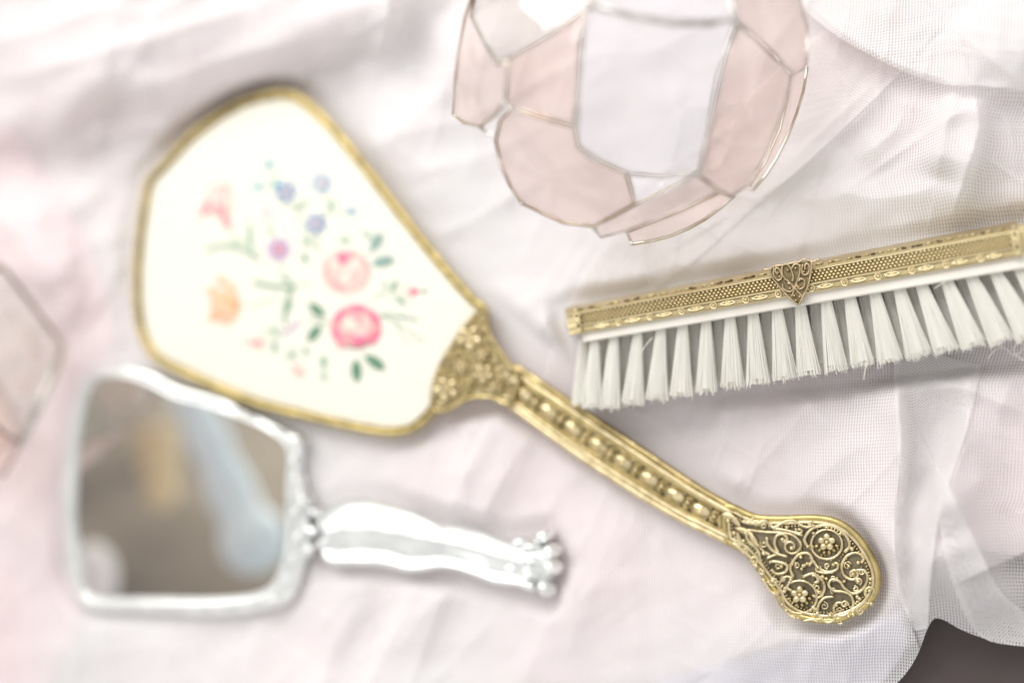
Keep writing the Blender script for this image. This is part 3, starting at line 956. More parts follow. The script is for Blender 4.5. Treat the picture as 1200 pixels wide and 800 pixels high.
# spade-shaped end with open scrollwork
ZS = 0.0056
mb = MB()
mb.prism([at(x, y, 0.0004) for x, y in inset(SPADE, 3)], [at(x, y, ZS - 0.0004) for x, y in SPADE], OPEN_PLATE, GOLD)
spade = mb.build('handle_end', gm); smooth_on(spade, 50)
mb = MB()
q = inset(SPADE, 3.6)
mb.tube([at(x, y, ZS - 0.0004) for x, y in q], 4.2 * PXM, RIM_GOLD, 8, True)
mb.build('rim', spade)
mb = MB()
q = inset(SPADE, 8.5)
mb.tube([at(x, y, ZS + 0.0004) for x, y in q], 2.2 * PXM, WIRE_GOLD, 6, True)
mb.build('inner_rim', spade)
def F(x, y): return (850 + x / 5.516, 590 + y / 5.516)
ZF = ZS + 0.0005
def fw(pts, r=1.85, z=ZF, n=5, raw=False):
    mb = MB()
    r = r * random.uniform(0.9, 1.12); z = z + random.uniform(-0.00025, 0.00035)
    pt(mb, [F(*p) for p in pts], z, r, WIRE_GOLD, n, 6, smooth=not raw)
    mb.build('scroll', spade)
SCR = [
    [(90, 160), (170, 172), (260, 182), (380, 188), (450, 210), (488, 262), (470, 305), (430, 322), (392, 300), (388, 262), (418, 245), (446, 262), (438, 290), (416, 285)],
    [(880, 382), (893, 345), (845, 316), (785, 338), (752, 400), (770, 462), (822, 490), (856, 462), (838, 428), (808, 445), (820, 468)],
    [(845, 428), (900, 430), (920, 482), (890, 548), (832, 580), (772, 545), (740, 502), (690, 488), (668, 522), (700, 560), (760, 568), (812, 592), (826, 650), (790, 708), (730, 722), (700, 682), (722, 640), (762, 640)],
    [(700, 600), (640, 608), (600, 660), (610, 722), (660, 766), (706, 742), (692, 708), (664, 716)],
    [(948, 590), (962, 556), (930, 538), (902, 570), (912, 620), (880, 650), (848, 680), (868, 712), (888, 690), (872, 676)],
    [(876, 648), (915, 640), (955, 652)],
    [(268, 215), (275, 265), (330, 318), (402, 342)], [(402, 342), (335, 328), (266, 352)],
    [(300, 372), (350, 376), (400, 398), (385, 442), (332, 452), (298, 424)],
    [(345, 320), (318, 260), (330, 210), (372, 194), (400, 222), (386, 246), (362, 236)],
    [(500, 472), (570, 450), (628, 495), (640, 556), (606, 604), (562, 590)],
    [(440, 472), (420, 408), (470, 332), (532, 318), (562, 360), (540, 400)],
    [(440, 482), (390, 470), (350, 520), (346, 600), (372, 660), (420, 720), (480, 742)],
    [(190, 142), (255, 108), (310, 152), (372, 120), (440, 108), (515, 150), (580, 138)],
    [(310, 158), (400, 172), (500, 204)],
    [(532, 280), (512, 225), (560, 162), (642, 138), (722, 156), (782, 208), (802, 270), (770, 312)],
    [(560, 352), (602, 412), (668, 440), (722, 422), (724, 384), (694, 388)],
    [(700, 440), (640, 446), (588, 432), (596, 402), (620, 412)],
    [(560, 460), (590, 470), (600, 500), (575, 510)], [(420, 500), (400, 540), (430, 560)],
    [(790, 690), (830, 690), (850, 660)], [(570, 720), (600, 700), (560, 660)], [(500, 760), (560, 745), (600, 760)],
    [(130, 180), (150, 240), (210, 300), (230, 380)], [(200, 250), (240, 300), (290, 330)], [(50, 250), (110, 300), (170, 350)],
    [(240, 480), (290, 560), (340, 590)],
]
for s in SCR:
    fw(s)
for cx, cy, r0, r1, a0, t in ((180, 365, 8, 30, 0.5, 1.2), (310, 500, 8, 34, 2.0, 1.2), (240, 440, 6, 22, 4, 1.1), (70, 235, 8, 30, 1, 1.2), (480, 170, 6, 26, 3, 1.1),
                             (250, 140, 5, 20, 3, 1.1), (550, 130, 5, 20, 0, 1.0), (380, 550, 6, 26, 4.5, 1.0), (860, 500, 6, 24, 0, 1.2), (770, 650, 8, 26, 0.3, 1.0), (130, 300, 6, 22, 2, 1.1)):
    fw(spiral(cx, cy, r0, r1, a0, t), 1.3, raw=True)
for cx, cy, r0, r1, a0, t in ((700, 480, 5, 24, 1, 1.2), (555, 690, 5, 24, 2, 1.2), (640, 660, 6, 28, 0, 1.3), (860, 640, 4, 20, 2, 1.2), (740, 760, 4, 18, 1, 1.1), (590, 540, 6, 26, 3, 1.2),
                             (460, 400, 5, 22, 5, 1.2), (340, 400, 6, 26, 0, 1.3), (250, 260, 5, 24, 2.5, 1.2), (790, 400, 6, 28, 4, 1.3), (880, 440, 4, 18, 1, 1.1), (740, 690, 5, 24, 4, 1.2), (620, 480, 4, 18, 0, 1.1),
                             (560, 280, 4, 18, 2, 1.1), (430, 190, 4, 18, 1, 1.1), (200, 330, 5, 20, 0, 1.1), (700, 560, 5, 22, 3, 1.2), (840, 550, 5, 20, 5, 1.1), (370, 480, 5, 20, 1, 1.1), (660, 400, 5, 20, 2, 1.1)):
    fw(spiral(cx, cy, r0, r1, a0, t * (1 if int(cx) % 20 else -1)), 1.15, ZF - 0.0003, raw=True)
for cx, cy, r in ((655, 262, 100), (480, 602, 112)):
    mb = MB()
    pt(mb, [F(cx + r * math.cos(k * 0.2618), cy + r * 0.95 * math.sin(k * 0.2618)) for k in range(24)], ZF, 1.6, WIRE_GOLD, 1, 6, True, smooth=False)
    mb.build('ring', spade)
    mb = MB()
    X, Y = F(cx, cy - 15)
    flower(mb, X, Y, ZF + 0.0006, 6.2, 4.5, 5, 0.0007, PALE_GOLD, PALE_GOLD, 0.2, -1.57, 0.0007)
    for k in range(6):
        a = 0.35 + k * 0.48
        pb(mb, X + 12.5 * math.cos(a), Y + 12.5 * math.sin(a), ZF - 0.0003, 3.6, 2.2, a, 0.0006, GOLD, 7, 4)
    mb.build('flower', spade)
beads = [(250, 320), (215, 270), (370, 230), (245, 435), (310, 495), (365, 405), (295, 375), (430, 285), (105, 80), (135, 105), (180, 95), (165, 120), (300, 130), (400, 152), (485, 165), (555, 132),
         (655, 152), (572, 190), (745, 195), (820, 290), (535, 275), (490, 345), (515, 395), (600, 410), (700, 392), (800, 402), (860, 378), (828, 455), (860, 500), (630, 470), (655, 482), (770, 500),
         (425, 490), (320, 580), (605, 570), (780, 648), (720, 655), (680, 720), (935, 562), (870, 690), (940, 485), (938, 512), (800, 728), (828, 715), (945, 645), (580, 715), (370, 650), (395, 690), (450, 735),
         (855, 600), (870, 612), (505, 400), (530, 385), (495, 420), (45, 55), (20, 110), (60, 190), (120, 240), (200, 400)]
for (x, y) in beads:
    mb = MB()
    X, Y = F(x, y)
    r = random.uniform(2.5, 3.4)
    pb(mb, X, Y, ZF - 0.0001, r, r, 0, 0.0010, WIRE_GOLD, 8, 5)
    mb.build('bead', spade)
# leaf spray where the handle meets the end
for x, y, l, w, a in ((872, 622, 12, 4.5, 0.35), (862, 610, 9, 4, 0.9), (883, 632, 10, 4, 1.0), (866, 632, 9, 3.5, 1.4), (853, 604, 8, 5, 0.2), (878, 612, 11, 2.6, 0.15)):
    mb = MB(); pleaf(mb, x, y, ZF - 0.0001, l, w, a, 0.0010, PALE_GOLD); mb.build('leaf', spade)
mb = MB()
q = resample(inset(SPADE, 12.5) + [inset(SPADE, 12.5)[0]], 118)[:-1]
for i, (x, y) in enumerate(q):
    pb(mb, x, y, ZS + 0.0004, 1.45, 1.45, 0, 0.00065, WIRE_GOLD, 6, 4)
for k in range(70):
    a = random.uniform(0, 6.28); t = math.sqrt(random.uniform(0, 1))
    x, y = 955 + t * 62 * math.cos(a), 668 + t * 50 * math.sin(a)
    if inside(np.array([x]), np.array([y]), inset(SPADE, 13))[0]:
        pb(mb, x, y, ZS + 0.0003, random.uniform(1, 2), random.uniform(1, 1.6), a, 0.0006, GOLD, 6, 4)
mb.build('fine_beading', spade, kind='stuff')

# ================================================================== clothes brush on its side
br = empty('clothes_brush', at(920, 400, 0))
tag(br, 'clothes brush with engraved brass back and white bristles lying on its side', 'brush')
ZB = 0.0195
PD = (0.187, 0.982)
def bs(u): return (30 + 8 * (u - 662) / 519.0) / 30.0
def BQ(u, o): # pixel of a point u along the brush, o units below its upper edge (brass is 30 units)
    k = o * bs(u)
    return (u + PD[0] * k, 363 - 0.1908 * (u - 662) + PD[1] * k)
def BP(u, o, z): return at(*BQ(u, o), z)
U0, U1, UC = 662, 1290, 1186
US = list(np.linspace(U0, UC, 40))
def bstrip(name, prof, mat, parent, us=US, kind=None):
    mb = MB()
    mb.strip([[BP(u, o, z) for (o, z) in prof] for u in us], mat)
    for u in (us[0], us[-1]):
        b0 = len(mb.v); mb.v += [BP(u, o, z) for (o, z) in prof]; mb.face(range(b0, b0 + len(prof)), mat)
    ob = mb.build(name, parent, kind=kind); smooth_on(ob, 30)
    return ob
shell = bstrip('brass_back', [(4, 0.0005), (-1.5, 0.004), (-2.5, 0.010), (-1.5, 0.0160), (0, ZB - 0.0022), (5.6, ZB), (7.6, ZB + 0.0003), (8.4, ZB - 0.0005), (19.6, ZB - 0.0005), (20.4, ZB + 0.0004), (22.2, ZB + 0.0004),
                             (22.8, ZB - 0.0002), (28.2, ZB - 0.0002), (28.8, ZB + 0.0002), (30, ZB), (30.2, ZB - 0.0016), (24, ZB - 0.004), (24, 0.0005)], BRASS, br)
mb = MB()
mb.strip([[BP(u, 8.2, ZB - 0.00042), BP(u, 19.8, ZB - 0.00042)] for u in np.linspace(U0 + 16, UC, 30)], BRASS_DARK)
mb.build('mesh_ground', shell)
mb = MB()
u = U0 + 18.0; c = 0
while u < UC - 3:
    for k in range(4):
        x, y = BQ(u + (2.45 if k % 2 else 0), 9.6 + k * 2.95)
        pb(mb, x, y, ZB - 0.0003, 2.05 * bs(u), 1.5 * bs(u), -0.19, 0.00055, BEAD, 6, 4)
    u += 4.9
mb.build('bead_mesh', shell, kind='stuff')
mb = MB()
u = U0 + 16.0
while u < UC - 4:
    x, y = BQ(u, 2.6)
    w = random.uniform(2.5, 6.5)
    pb(mb, x, y, ZB - 0.0011, w, random.uniform(1.0, 1.7), -0.19 + random.uniform(-0.3, 0.3), 0.0006, BRASS if random.random() < 0.7 else BRASS_DARK, 6, 4)
    u += w * 2 + random.uniform(0.5, 2.5)
mb.build('engraved_edge', shell, kind='stuff')
mb = MB()
mb.strip([[BP(u, 22.9, ZB - 0.00012), BP(u, 28.1, ZB - 0.00012)] for u in np.linspace(U0 + 16, UC - 3, 30)], BRASS_MID)
mb.build('motif_ground', shell)
u = U0 + 22.0; first = True
while u < UC - 22:
    k = bs(u)
    mb = MB()
    x, y = BQ(u, 25.4)
    cpx = [(x + 3.4 * k * math.cos(a * 0.5236), y + 3.4 * k * math.sin(a * 0.5236)) for a in range(12)]
    if not first:
        pt(mb, cpx, ZB, 0.95, BEAD2, 1, 5, True, smooth=False)
        pb(mb, x, y, ZB, 1.7 * k, 1.7 * k, 0, 0.0005, BEAD, 8, 4)
    al = []
    for i in range(19):
        t = i / 18.0
        s = t * 2 if t < 0.5 else 2 - t * 2
        w = math.sin(math.pi * s) ** 1.2 * 1.9 * (1 if t < 0.5 else -1)
        xx, yy = BQ(u + 6.5 + s * 20, 25.4 + w)
        al.append((xx, yy))
    pt(mb, al[:-1], ZB, 0.9, BEAD2, 1, 5, True, smooth=False)
    x2, y2 = BQ(u + 16.5, 25.4)
    pb(mb, x2, y2, ZB - 0.0002, 6, 1.1, -0.19, 0.0004, BEAD, 7, 4)
    mb.build('leaf_motif', shell)
    first = False
    u += 36.0 + (u - U0) * 0.010
# thin dark groove lines between the bands
for o_, w_ in ((7.9, 0.55), (20.1, 0.5), (22.6, 0.45), (28.5, 0.35)):
    mb = MB()
    q = [BQ(u, o_) for u in np.linspace(U0 + 14, UC, 24)]
    pt(mb, q, ZB + 0.00005, w_, BRASS_DARK, 1, 5, smooth=False)
    mb.build('groove', shell)
for ua, ub, zz in ((U0 + 9, U0 + 15, 0.0007), (UC - 4, UC + 6, 0.0009)):
    c = bstrip('end_band', [(4, 0.0004), (-2.4, 0.004), (-3.4, 0.010), (-2.4, 0.0164), (-0.4, ZB - 0.0018), (5.6, ZB + zz), (14, ZB + zz * 1.2), (22, ZB + zz * 1.1), (30.2, ZB + zz * 0.7), (30.8, ZB - 0.0018), (24, 0.0004)], BRASS, shell, list(np.linspace(ua, ub, 3)))
    mb = MB()
    for k in range(5):
        x, y = BQ((ua + ub) / 2, 3 + k * 6)
        pb(mb, x, y, ZB + zz, 2.2, 2.4, -0.19, 0.0006, BRASS_DARK if k % 2 else BEAD, 7, 4)
    mb.build('band_beading', c)
bstrip('tail_plate', [(6, 0.0008), (1, 0.008), (2, ZB - 0.0016), (7, ZB - 0.0006), (26, ZB - 0.0006), (28.5, ZB - 0.002), (24, 0.0008)], BRASS, shell, list(np.linspace(UC + 5, U1, 8)))
mb = MB()
for k in range(22):
    for j in range(5):
        x, y = BQ(UC + 9 + k * 4.6, 10 + j * 3.4)
        pb(mb, x, y, ZB - 0.0005, 1.9, 1.5, 0, 0.0005, BEAD, 6, 4)
mb.build('tail_beading', shell, kind='stuff')

# white plate that holds the bristles
def plo(u): return 30 + (11.5 + 3.5 * (u - 662) / 519.0) / bs(u)
mb = MB()
us = list(np.linspace(U0 + 14, U1 - 20, 30))
mb.strip([[BP(u, 20, 0.001), BP(u, 20, ZB - 0.0022), BP(u, 28, ZB - 0.0012), BP(u, plo(u) - 1.5, ZB - 0.0012), BP(u, plo(u), ZB - 0.0018), BP(u, plo(u), 0.0012), BP(u, 20, 0.001)] for u in us], PLASTIC)
b0 = len(mb.v)
u = us[0]
mb.v += [BP(u, 20, 0.001), BP(u, 20, ZB - 0.0022), BP(u, 28, ZB - 0.0012), BP(u, plo(u) - 1.5, ZB - 0.0012), BP(u, plo(u), ZB - 0.0018), BP(u, plo(u), 0.0012)]
mb.face(range(b0, b0 + 6), PLASTIC)
plate = mb.build('bristle_plate', br); smooth_on(plate, 35)

# heart-shaped ornament over the middle
def O(x, y): return (880 + x / 8.89, 280 + y / 8.89)
mb = MB()
ZO = ZB + 0.0011
tri = [O(*p) for p in ((205, 300), (330, 275), (500, 245), (635, 228), (625, 330), (590, 500), (500, 685), (400, 605), (300, 495), (215, 380))]
mb.prism([at(x, y, ZO - 0.0009) for x, y in tri], [at(x, y, ZO - 0.0003) for x, y in tri], BRASS_DARK)
orn = mb.build('heart_ornament', br, smooth=False)
for pts in ([(205, 295), (212, 380), (300, 500), (400, 610), (492, 690)], [(632, 228), (626, 330), (590, 500), (540, 600), (498, 690)],
            [(125, 322), (200, 308), (250, 282), (330, 272), (420, 252), (500, 240), (560, 212), (640, 232), (722, 205)],
            [(322, 290), (332, 380), (420, 470), (540, 602)], [(512, 262), (502, 380), (452, 520), (424, 604)],
            [(322, 300), (340, 270), (385, 270), (420, 320), (440, 400), (430, 440)], [(512, 290), (490, 262), (450, 268), (425, 310)],
            [(330, 470), (340, 520), (400, 550), (440, 520), (420, 470), (380, 460)], [(480, 480), (500, 520), (550, 500), (556, 430), (520, 410), (500, 440)],
            [(240, 300), (235, 370), (280, 430), (320, 400), (300, 320), (262, 300), (255, 340), (280, 370)],
            [(540, 260), (530, 340), (560, 375), (600, 350), (606, 280), (580, 255), (560, 290), (575, 320)]):
    mb = MB(); pt(mb, [O(*p) for p in pts], ZO, 1.25, BRONZE, 5, 6); mb.build('scroll', orn)
for x, y in ((280, 355), (565, 310), (385, 325), (465, 305), (360, 420), (530, 420), (410, 515), (500, 500), (470, 640), (455, 590), (510, 600), (300, 390), (550, 340)):
    mb = MB(); X, Y = O(x, y); pb(mb, X, Y, ZO, 1.9, 1.9, 0, 0.0006, BRONZE, 7, 4); mb.build('bead', orn)

# tufts of bristle
TB = [(122, 372), (170, 360), (230, 350), (288, 337), (343, 324), (402, 315), (462, 304), (520, 292), (580, 281), (638, 272), (703, 260), (762, 249), (825, 239), (885, 226), (940, 215), (1003, 205), (1065, 195), (1125, 184), (1185, 173), (1247, 162), (1310, 150)]
TT = [(116, 525), (160, 527), (217, 518), (279, 506), (340, 497), (402, 486), (468, 474), (533, 466), (597, 455), (660, 443), (728, 433), (795, 421), (865, 411), (935, 398), (1003, 386), (1072, 372), (1142, 362), (1210, 350), (1280, 338), (1350, 326), (1415, 312)]
def Z4(p): return (640 + p[0] / 2.143, 230 + p[1] / 2.143)
rb = random.Random(11)
def tuft(bx, by, tx, ty, zb, ztip, n, w0, w1, seed):
    """a bundle of bristles leaving one hole of the plate and fanning out"""
    r = random.Random(seed)
    mb = MB()
    ln = math.hypot(tx - bx, ty - by)
    ex, ey = (tx - bx) / ln, (ty - by) / ln
    nx, ny = -ey, ex
    def P(s, a, dz): return at(bx + ex * s * ln + nx * a, by + ey * s * ln + ny * a, zb + (ztip - zb) * s + dz)
    # dense heart of the bundle
    rows = []
    for i in range(7):
        s = -0.06 + i / 6.0 * (1.02 + 0.02 * math.sin(seed * 1.7))
        w = (w0 + (w1 - w0) * max(0, s) ** 0.9) * 0.86
        d = (0.0010 + 0.0008 * max(0, s))
        rows.append([P(s, w * math.cos(q * 0.5236), d * math.sin(q * 0.5236)) for q in range(13)])
    mb.strip(rows, BRISTLE)
    b0 = len(mb.v); mb.v += rows[-1][:-1]; mb.face(range(b0, b0 + 12), BRISTLE)
    for k in range(n):
        q = r.uniform(-1, 1); q = math.copysign(abs(q) ** 0.8, q)
        e = r.uniform(-0.3, 1.0)
        stop = 1.0 + r.uniform(-0.04, 0.04) + (0.05 if r.random() < 0.08 else 0)
        pts = []
        bend = r.gauss(0, 1.3)
        for i in range(4):
            s = -0.04 + (stop + 0.04) * i / 3.0
            w = w0 + (w1 - w0) * max(0, s) ** 0.9
            pts.append(P(s, q * w + bend * max(0, s) ** 2, (0.0010 + 0.0009 * max(0, s)) * e * math.sqrt(max(0.05, 1 - q * q)) + 0.0001))
        rad = r.uniform(0.34, 0.62) * PXM
        mb.tube(pts, [rad, rad, rad * 0.95, rad * 0.75], BRISTLE, 4)
    return mb.build('bristle_tuft', plate, smooth=False)
for i, (b, t) in enumerate(zip(TB, TT)):
    (bx, by), (tx, ty) = Z4(b), Z4(t)
    k = bs(bx)
    if bx > 1245: continue
    tuft(bx, by, tx, ty, ZB - 0.0042, ZB - 0.0050, 240, 5.1 * k, 11.2 * k, i)
    # the rows behind it, lower down
    tuft(bx - 13, by - 2, tx - 13 + 1, ty - 2, ZB - 0.0088, ZB - 0.0100, 120, 5.1 * k, 11.0 * k, 100 + i)
    tuft(bx - 2, by - 3, tx - 2, ty - 4, ZB - 0.0135, ZB - 0.0150, 80, 5.1 * k, 12 * k, 200 + i)
# a couple of stray hairs
for pts in ([(765, 395), (757, 404), (752, 412)], [(1095, 338), (1101, 334), (1108, 329)], [(1010, 400), (1015, 420), (1012, 445)]):
    mb = MB(); pt(mb, pts, ZB - 0.001, 0.55, BRISTLE, 4, 4); mb.build('stray_bristle', plate)

# ================================================================== silver hand mirror, face up
sm = empty('silver_hand_mirror', at(300, 600, 0))
tag(sm, 'silver hand mirror lying face up with reflections in its square glass', 'mirror')
mb = MB()
so, si = resample(SILVER_OUT + SILVER_OUT[:1], 140), resample(SILVER_IN + SILVER_IN[:1], 140)
# start both loops at the same corner so that the rows run straight across the frame
si = np.array([si[np.argmin(np.hypot(*(si - p).T))] for p in so]) * 0.6 + si * 0.4 if False else si
rows = []
for f_, z in ((-0.05, 0.0003), (0.0, 0.0030), (0.18, 0.0046), (0.42, 0.0054), (0.66, 0.0050), (0.86, 0.0046), (1.0, 0.0036), (1.0, 0.0020)):
    rows.append([at(*(so[i] * (1 - f_) + si[i] * f_), z) for i in range(140)])
mb.strip(rows, SILVER)
fr = mb.build('frame', sm)
mb = MB()
g = [at(x, y, 0.0036) for x, y in inset(SILVER_IN, -4)]
b_ = [at(x, y, 0.0008) for x, y in inset(SILVER_IN, -4)]
mb.prism(b_, g, MIRROR, SILVER)
mb.build('mirror_glass', sm, smooth=False)
mb = MB()
mb.tube([at(x, y, 0.0046) for x, y in inset(SILVER_IN, -2)], 2.6 * PXM, SILVER, 6, True)
mb.build('glass_bezel', fr)
# leafwork on the shoulder
rs = random.Random(5)
for x, y, l, w, a in ((352, 515, 11, 7, 1.2), (348, 540, 10, 6, 1.6), (352, 562, 10, 6, 1.4), (360, 585, 12, 7, 1.0), (372, 600, 12, 7, 0.6), (350, 600, 10, 6, 2.0), (366, 622, 13, 8, 0.1),
                      (352, 630, 10, 6, 1.7), (382, 614, 10, 7, 0.9), (380, 636, 12, 7, -0.6), (365, 645, 12, 6, -0.9), (388, 625, 9, 7, 0.2), (346, 655, 10, 5, 1.9), (338, 680, 11, 5, 2.2),
                      (330, 501, 14, 3.5, 0.5), (290, 483, 16, 3, 0.45), (318, 703, 13, 5, 2.8), (392, 650, 7, 6, 0.4)):
    mb = MB()
    pb(mb, x, y, 0.0046, l * 0.9, w * 0.85, a, rs.uniform(0.0022, 0.0040), SILVER, 10, 6)
    pb(mb, x + 0.35 * l * math.cos(a), y + 0.35 * l * math.sin(a), 0.0060, l * 0.35, w * 0.4, a, 0.0018, SILVER, 8, 5)
    mb.build('leaf_boss', fr)
# handle: bright upper face, hollow middle, rolled lower edge
SU = resample(cr([(378, 600), (392, 590), (410, 584), (438, 585), (459, 590), (484, 595), (515, 608), (546, 614), (577, 623), (601, 632), (617, 634)], 5), 60)
SL = resample(cr([(378, 655), (390, 662), (410, 663), (444, 664), (463, 667), (484, 672), (521, 667), (552, 674), (577, 684), (601, 687), (626, 692)], 5), 60)
mb = MB()
prof = [(-0.02, 0.0004), (0.0, 0.0028), (0.06, 0.0044), (0.16, 0.0058), (0.28, 0.0069), (0.40, 0.0077), (0.47, 0.0078), (0.54, 0.0072), (0.63, 0.0060), (0.74, 0.0054), (0.82, 0.0056), (0.88, 0.0066), (0.93, 0.0068), (0.98, 0.0054), (1.0, 0.0034), (1.02, 0.0004)]
rows = []
for i in range(60):
    bmp = 0.0004 * math.sin(i * 0.27) + 0.00012 * math.sin(i * 0.8 + 1)
    rows.append([at(*(SU[i] * (1 - f_) + SL[i] * f_), z + (bmp if 0.05 < f_ < 0.95 else 0)) for f_, z in prof])
mb.strip(rows, SILVER)
sh = mb.build('handle', sm)
mb = MB()
q = [tuple(SU[i] * 0.09 + SL[i] * 0.91) for i in range(0, 60)]
mb.tube([at(x, y, 0.0068) for x, y in q], [(2.6 + 1.8 * max(0, math.sin(i * 0.33 + 0.5)) ** 3) * PXM for i in range(60)], SILVER, 8)
mb.build('rolled_edge', sh)
mb = MB()
pb(mb, 622, 661, 0.0032, 32, 27, 0.35, 0.0036, SILVER, 20, 10)
shell_end = mb.build('shell_end', sh)
for x, y, l, w, a, hz in ((638, 628, 13, 9, -0.5, 0.0042), (647, 645, 12, 10, -0.1, 0.0046), (648, 664, 12, 11, 0.2, 0.0046), (641, 688, 13, 10, 0.8, 0.0044), (624, 640, 14, 7, 0.0, 0.0040),
                        (626, 656, 15, 7, 0.15, 0.0044), (624, 672, 15, 7, 0.35, 0.0042), (618, 684, 14, 7, 0.45, 0.0036), (604, 650, 13, 6, 0.3, 0.0042), (602, 666, 13, 6, 0.3, 0.0038), (612, 634, 12, 6, 0.1, 0.0036)):
    mb = MB()
    pb(mb, x, y, 0.0042, l, w, a, hz, SILVER, 14, 8)
    mb.build('shell_lobe', shell_end)

# ================================================================== leaded glass globes
def sphere_hit(px, py, C, R, back=False):
    d = ray(px, py).normalized()
    oc = CAM - C
    b = oc.dot(d); c = oc.dot(oc) - R * R
    disc = b * b - c
    t = -b + (math.sqrt(disc) if back else -math.sqrt(disc)) if disc > 0 else -b
    p = CAM + d * t
    if p.z < 0.0015: p.z = 0.0015
    return p

def pane(root, pts, gmat, wmat, C, wr=1.7, closed_wire=True, th=0.0011, name='pane'):
    n = len(pts)
    cen = sum(pts, Vector()) / n
    nrm = (cen - C).normalized()
    mb = MB()
    ext = max((p - cen).length for p in pts)
    bul = min(0.35 * ext * ext / (2 * (cen - C).length + 1e-6), 0.004)
    for sgn in (0.5, -0.5):
        rows = []
        for f_ in (1.0, 0.75, 0.5, 0.25, 0.02):
            rows.append([cen + (p - cen) * f_ + nrm * (sgn * th + bul * (1 - f_ * f_)) for p in pts + pts[:1]])
        mb.strip(rows, gmat)
    pa = mb.build(name, root)
    mb = MB()
    mb.tube(pts, wr * PXM, wmat, 7, closed_wire, nrm=nrm)
    mb.build('metal_edge', pa)
    return pa

# scratch: the globe's ball is about 208 pixels in radius
gz = 0.045
c0 = at(738, 78, gz)
GR = 208 * (c0 - CAM).dot(_f) * SENSOR / LENS / 1200.0
GC = at(738, 78, GR + 0.0008)
gg = empty('glass_globe', (GC.x, GC.y, 0.0))
tag(gg, 'globe candle holder of pink glass panes in thin metal edges', 'candle holder')
PANES = [
    ('f', CLEAR_GLASS, CHROME, 1.3, [(686, 22), (682, 60), (678, 110), (676, 172), (690, 185), (735, 204), (775, 207), (818, 202), (823, 188), (835, 130), (846, 80), (862, 24), (830, 29), (790, 29), (740, 20), (694, 7)]),
    ('f', PINK_GLASS, CHROME, 1.5, [(692, 10), (645, 42), (596, 69), (595, 96), (594, 123), (632, 137), (672, 148), (677, 100), (680, 45)]),
    ('f', PINK_GLASS, BRASSWIRE, 1.9, [(600, 127), (636, 138), (673, 148), (678, 172), (706, 190), (734, 203), (740, 222), (743, 240), (719, 253), (695, 265), (661, 261), (636, 250), (611, 238), (598, 218), (588, 196), (581, 165), (586, 142)]),
    ('f', GREY_GLASS, CHROME, 1.9, [(552, 19), (566, 48), (582, 73), (596, 69), (645, 42), (692, 8), (700, -30), (670, -70), (610, -80), (565, -45)]),
    ('f', PINK_GLASS, BRASSWIRE, 1.8, [(555, -10), (545, 20), (538, 57), (533, 100), (531, 134), (543, 144), (563, 148), (582, 133), (592, 119), (594, 95), (595, 73), (582, 73), (566, 48), (553, 20)]),
    ('f', PINK_GLASS, CHROME, 1.5, [(865, 30), (850, 70), (836, 130), (826, 175), (820, 207), (838, 220), (856, 230), (879, 215), (897, 185), (910, 153), (921, 120), (927, 88), (905, 62), (883, 42)]),
    ('f', PINK_GLASS, CHROME, 1.6, [(863, 24), (883, 42), (905, 64), (929, 87), (944, 80), (947, 55), (946, 30), (935, -5), (910, -50), (870, -60), (850, -30)]),
    ('f', PINK_GLASS, CHROME, 1.4, [(695, 267), (720, 254), (745, 240), (782, 223), (818, 204), (832, 214), (841, 226), (808, 240), (776, 254), (738, 269), (704, 278)]),
    ('b', CLEAR_GLASS, BRASSWIRE, 1.3, [(734, 203), (776, 206), (818, 201), (782, 221), (743, 240)]),
    ('b', PINK_GLASS, BRASSWIRE, 1.9, [(734, 272), (741, 286), (765, 282), (787, 276), (808, 267), (826, 257), (845, 243), (860, 230), (841, 226), (800, 246)]),
    ('b', PINK_GLASS, BRASSWIRE, 1.6, [(927, 88), (946, 79), (941, 108), (933, 134), (923, 160), (910, 186), (897, 206), (883, 222), (879, 217), (897, 190), (914, 153), (922, 120)]),
    ('f', CLEAR_GLASS, CHROME, 3.4, [(694, 6), (740, 19), (790, 27), (830, 27), (862, 22), (850, -30), (800, -60), (740, -62), (700, -30)]),
]
for side, gmat, wmat, wr, pts in PANES:
    pane(gg, [sphere_hit(x, y, GC, GR, side == 'b') for x, y in pts], gmat, wmat, GC, wr)
# the far and lower side of the ball
for k in (1, 2, 3, 5, 6):
    pane(gg, [sphere_hit(x, y, GC, GR, True) for x, y in PANES[k][4]], FAR_GLASS, CHROME, GC, 0.9)
# bottom pane the globe stands on
pane(gg, [Vector((GC.x + (p.x - GC.x) * 0.55, GC.y + (p.y - GC.y) * 0.55, 0.0022)) for p in [sphere_hit(x, y, GC, GR) for x, y in PANES[0][4]]], BARE_GLASS, CHROME, GC, 0.4, name='base_pane')
for (x, y, r) in ((583, 73, 3.8), (592, 122, 3.4), (597, 128, 3.0), (608, 131, 2.6), (690, 8, 4.0), (863, 25, 3.6), (612, 238, 3.2), (740, 285, 2.6), (697, 268, 2.8), (735, 203, 2.4), (678, 174, 2.4), (820, 204, 2.6), (928, 88, 2.6), (882, 221, 2.6), (744, 240, 2.2)):
    mb = MB()
    p = sphere_hit(x, y, GC, GR)
    q = r * PXM
    mb.blob(p, (q, 0, 0), (0, q, 0), (0, 0, q), CHROME, 8, 6)
    mb.build('solder_joint', gg)
mb = MB()
mb.tube([sphere_hit(x, y, GC, GR) for x, y in ((563, 149), (570, 156), (582, 159))], 1.6 * PXM, CHROME, 6)
mb.build('connecting_wire', gg)
mb = MB()
mb.tube([sphere_hit(x, y, GC, GR, True) for x, y in ((860, 30), (838, 90), (826, 160), (818, 202))], 1.1 * PXM, CHROME, 6)
mb.build('connecting_wire', gg)

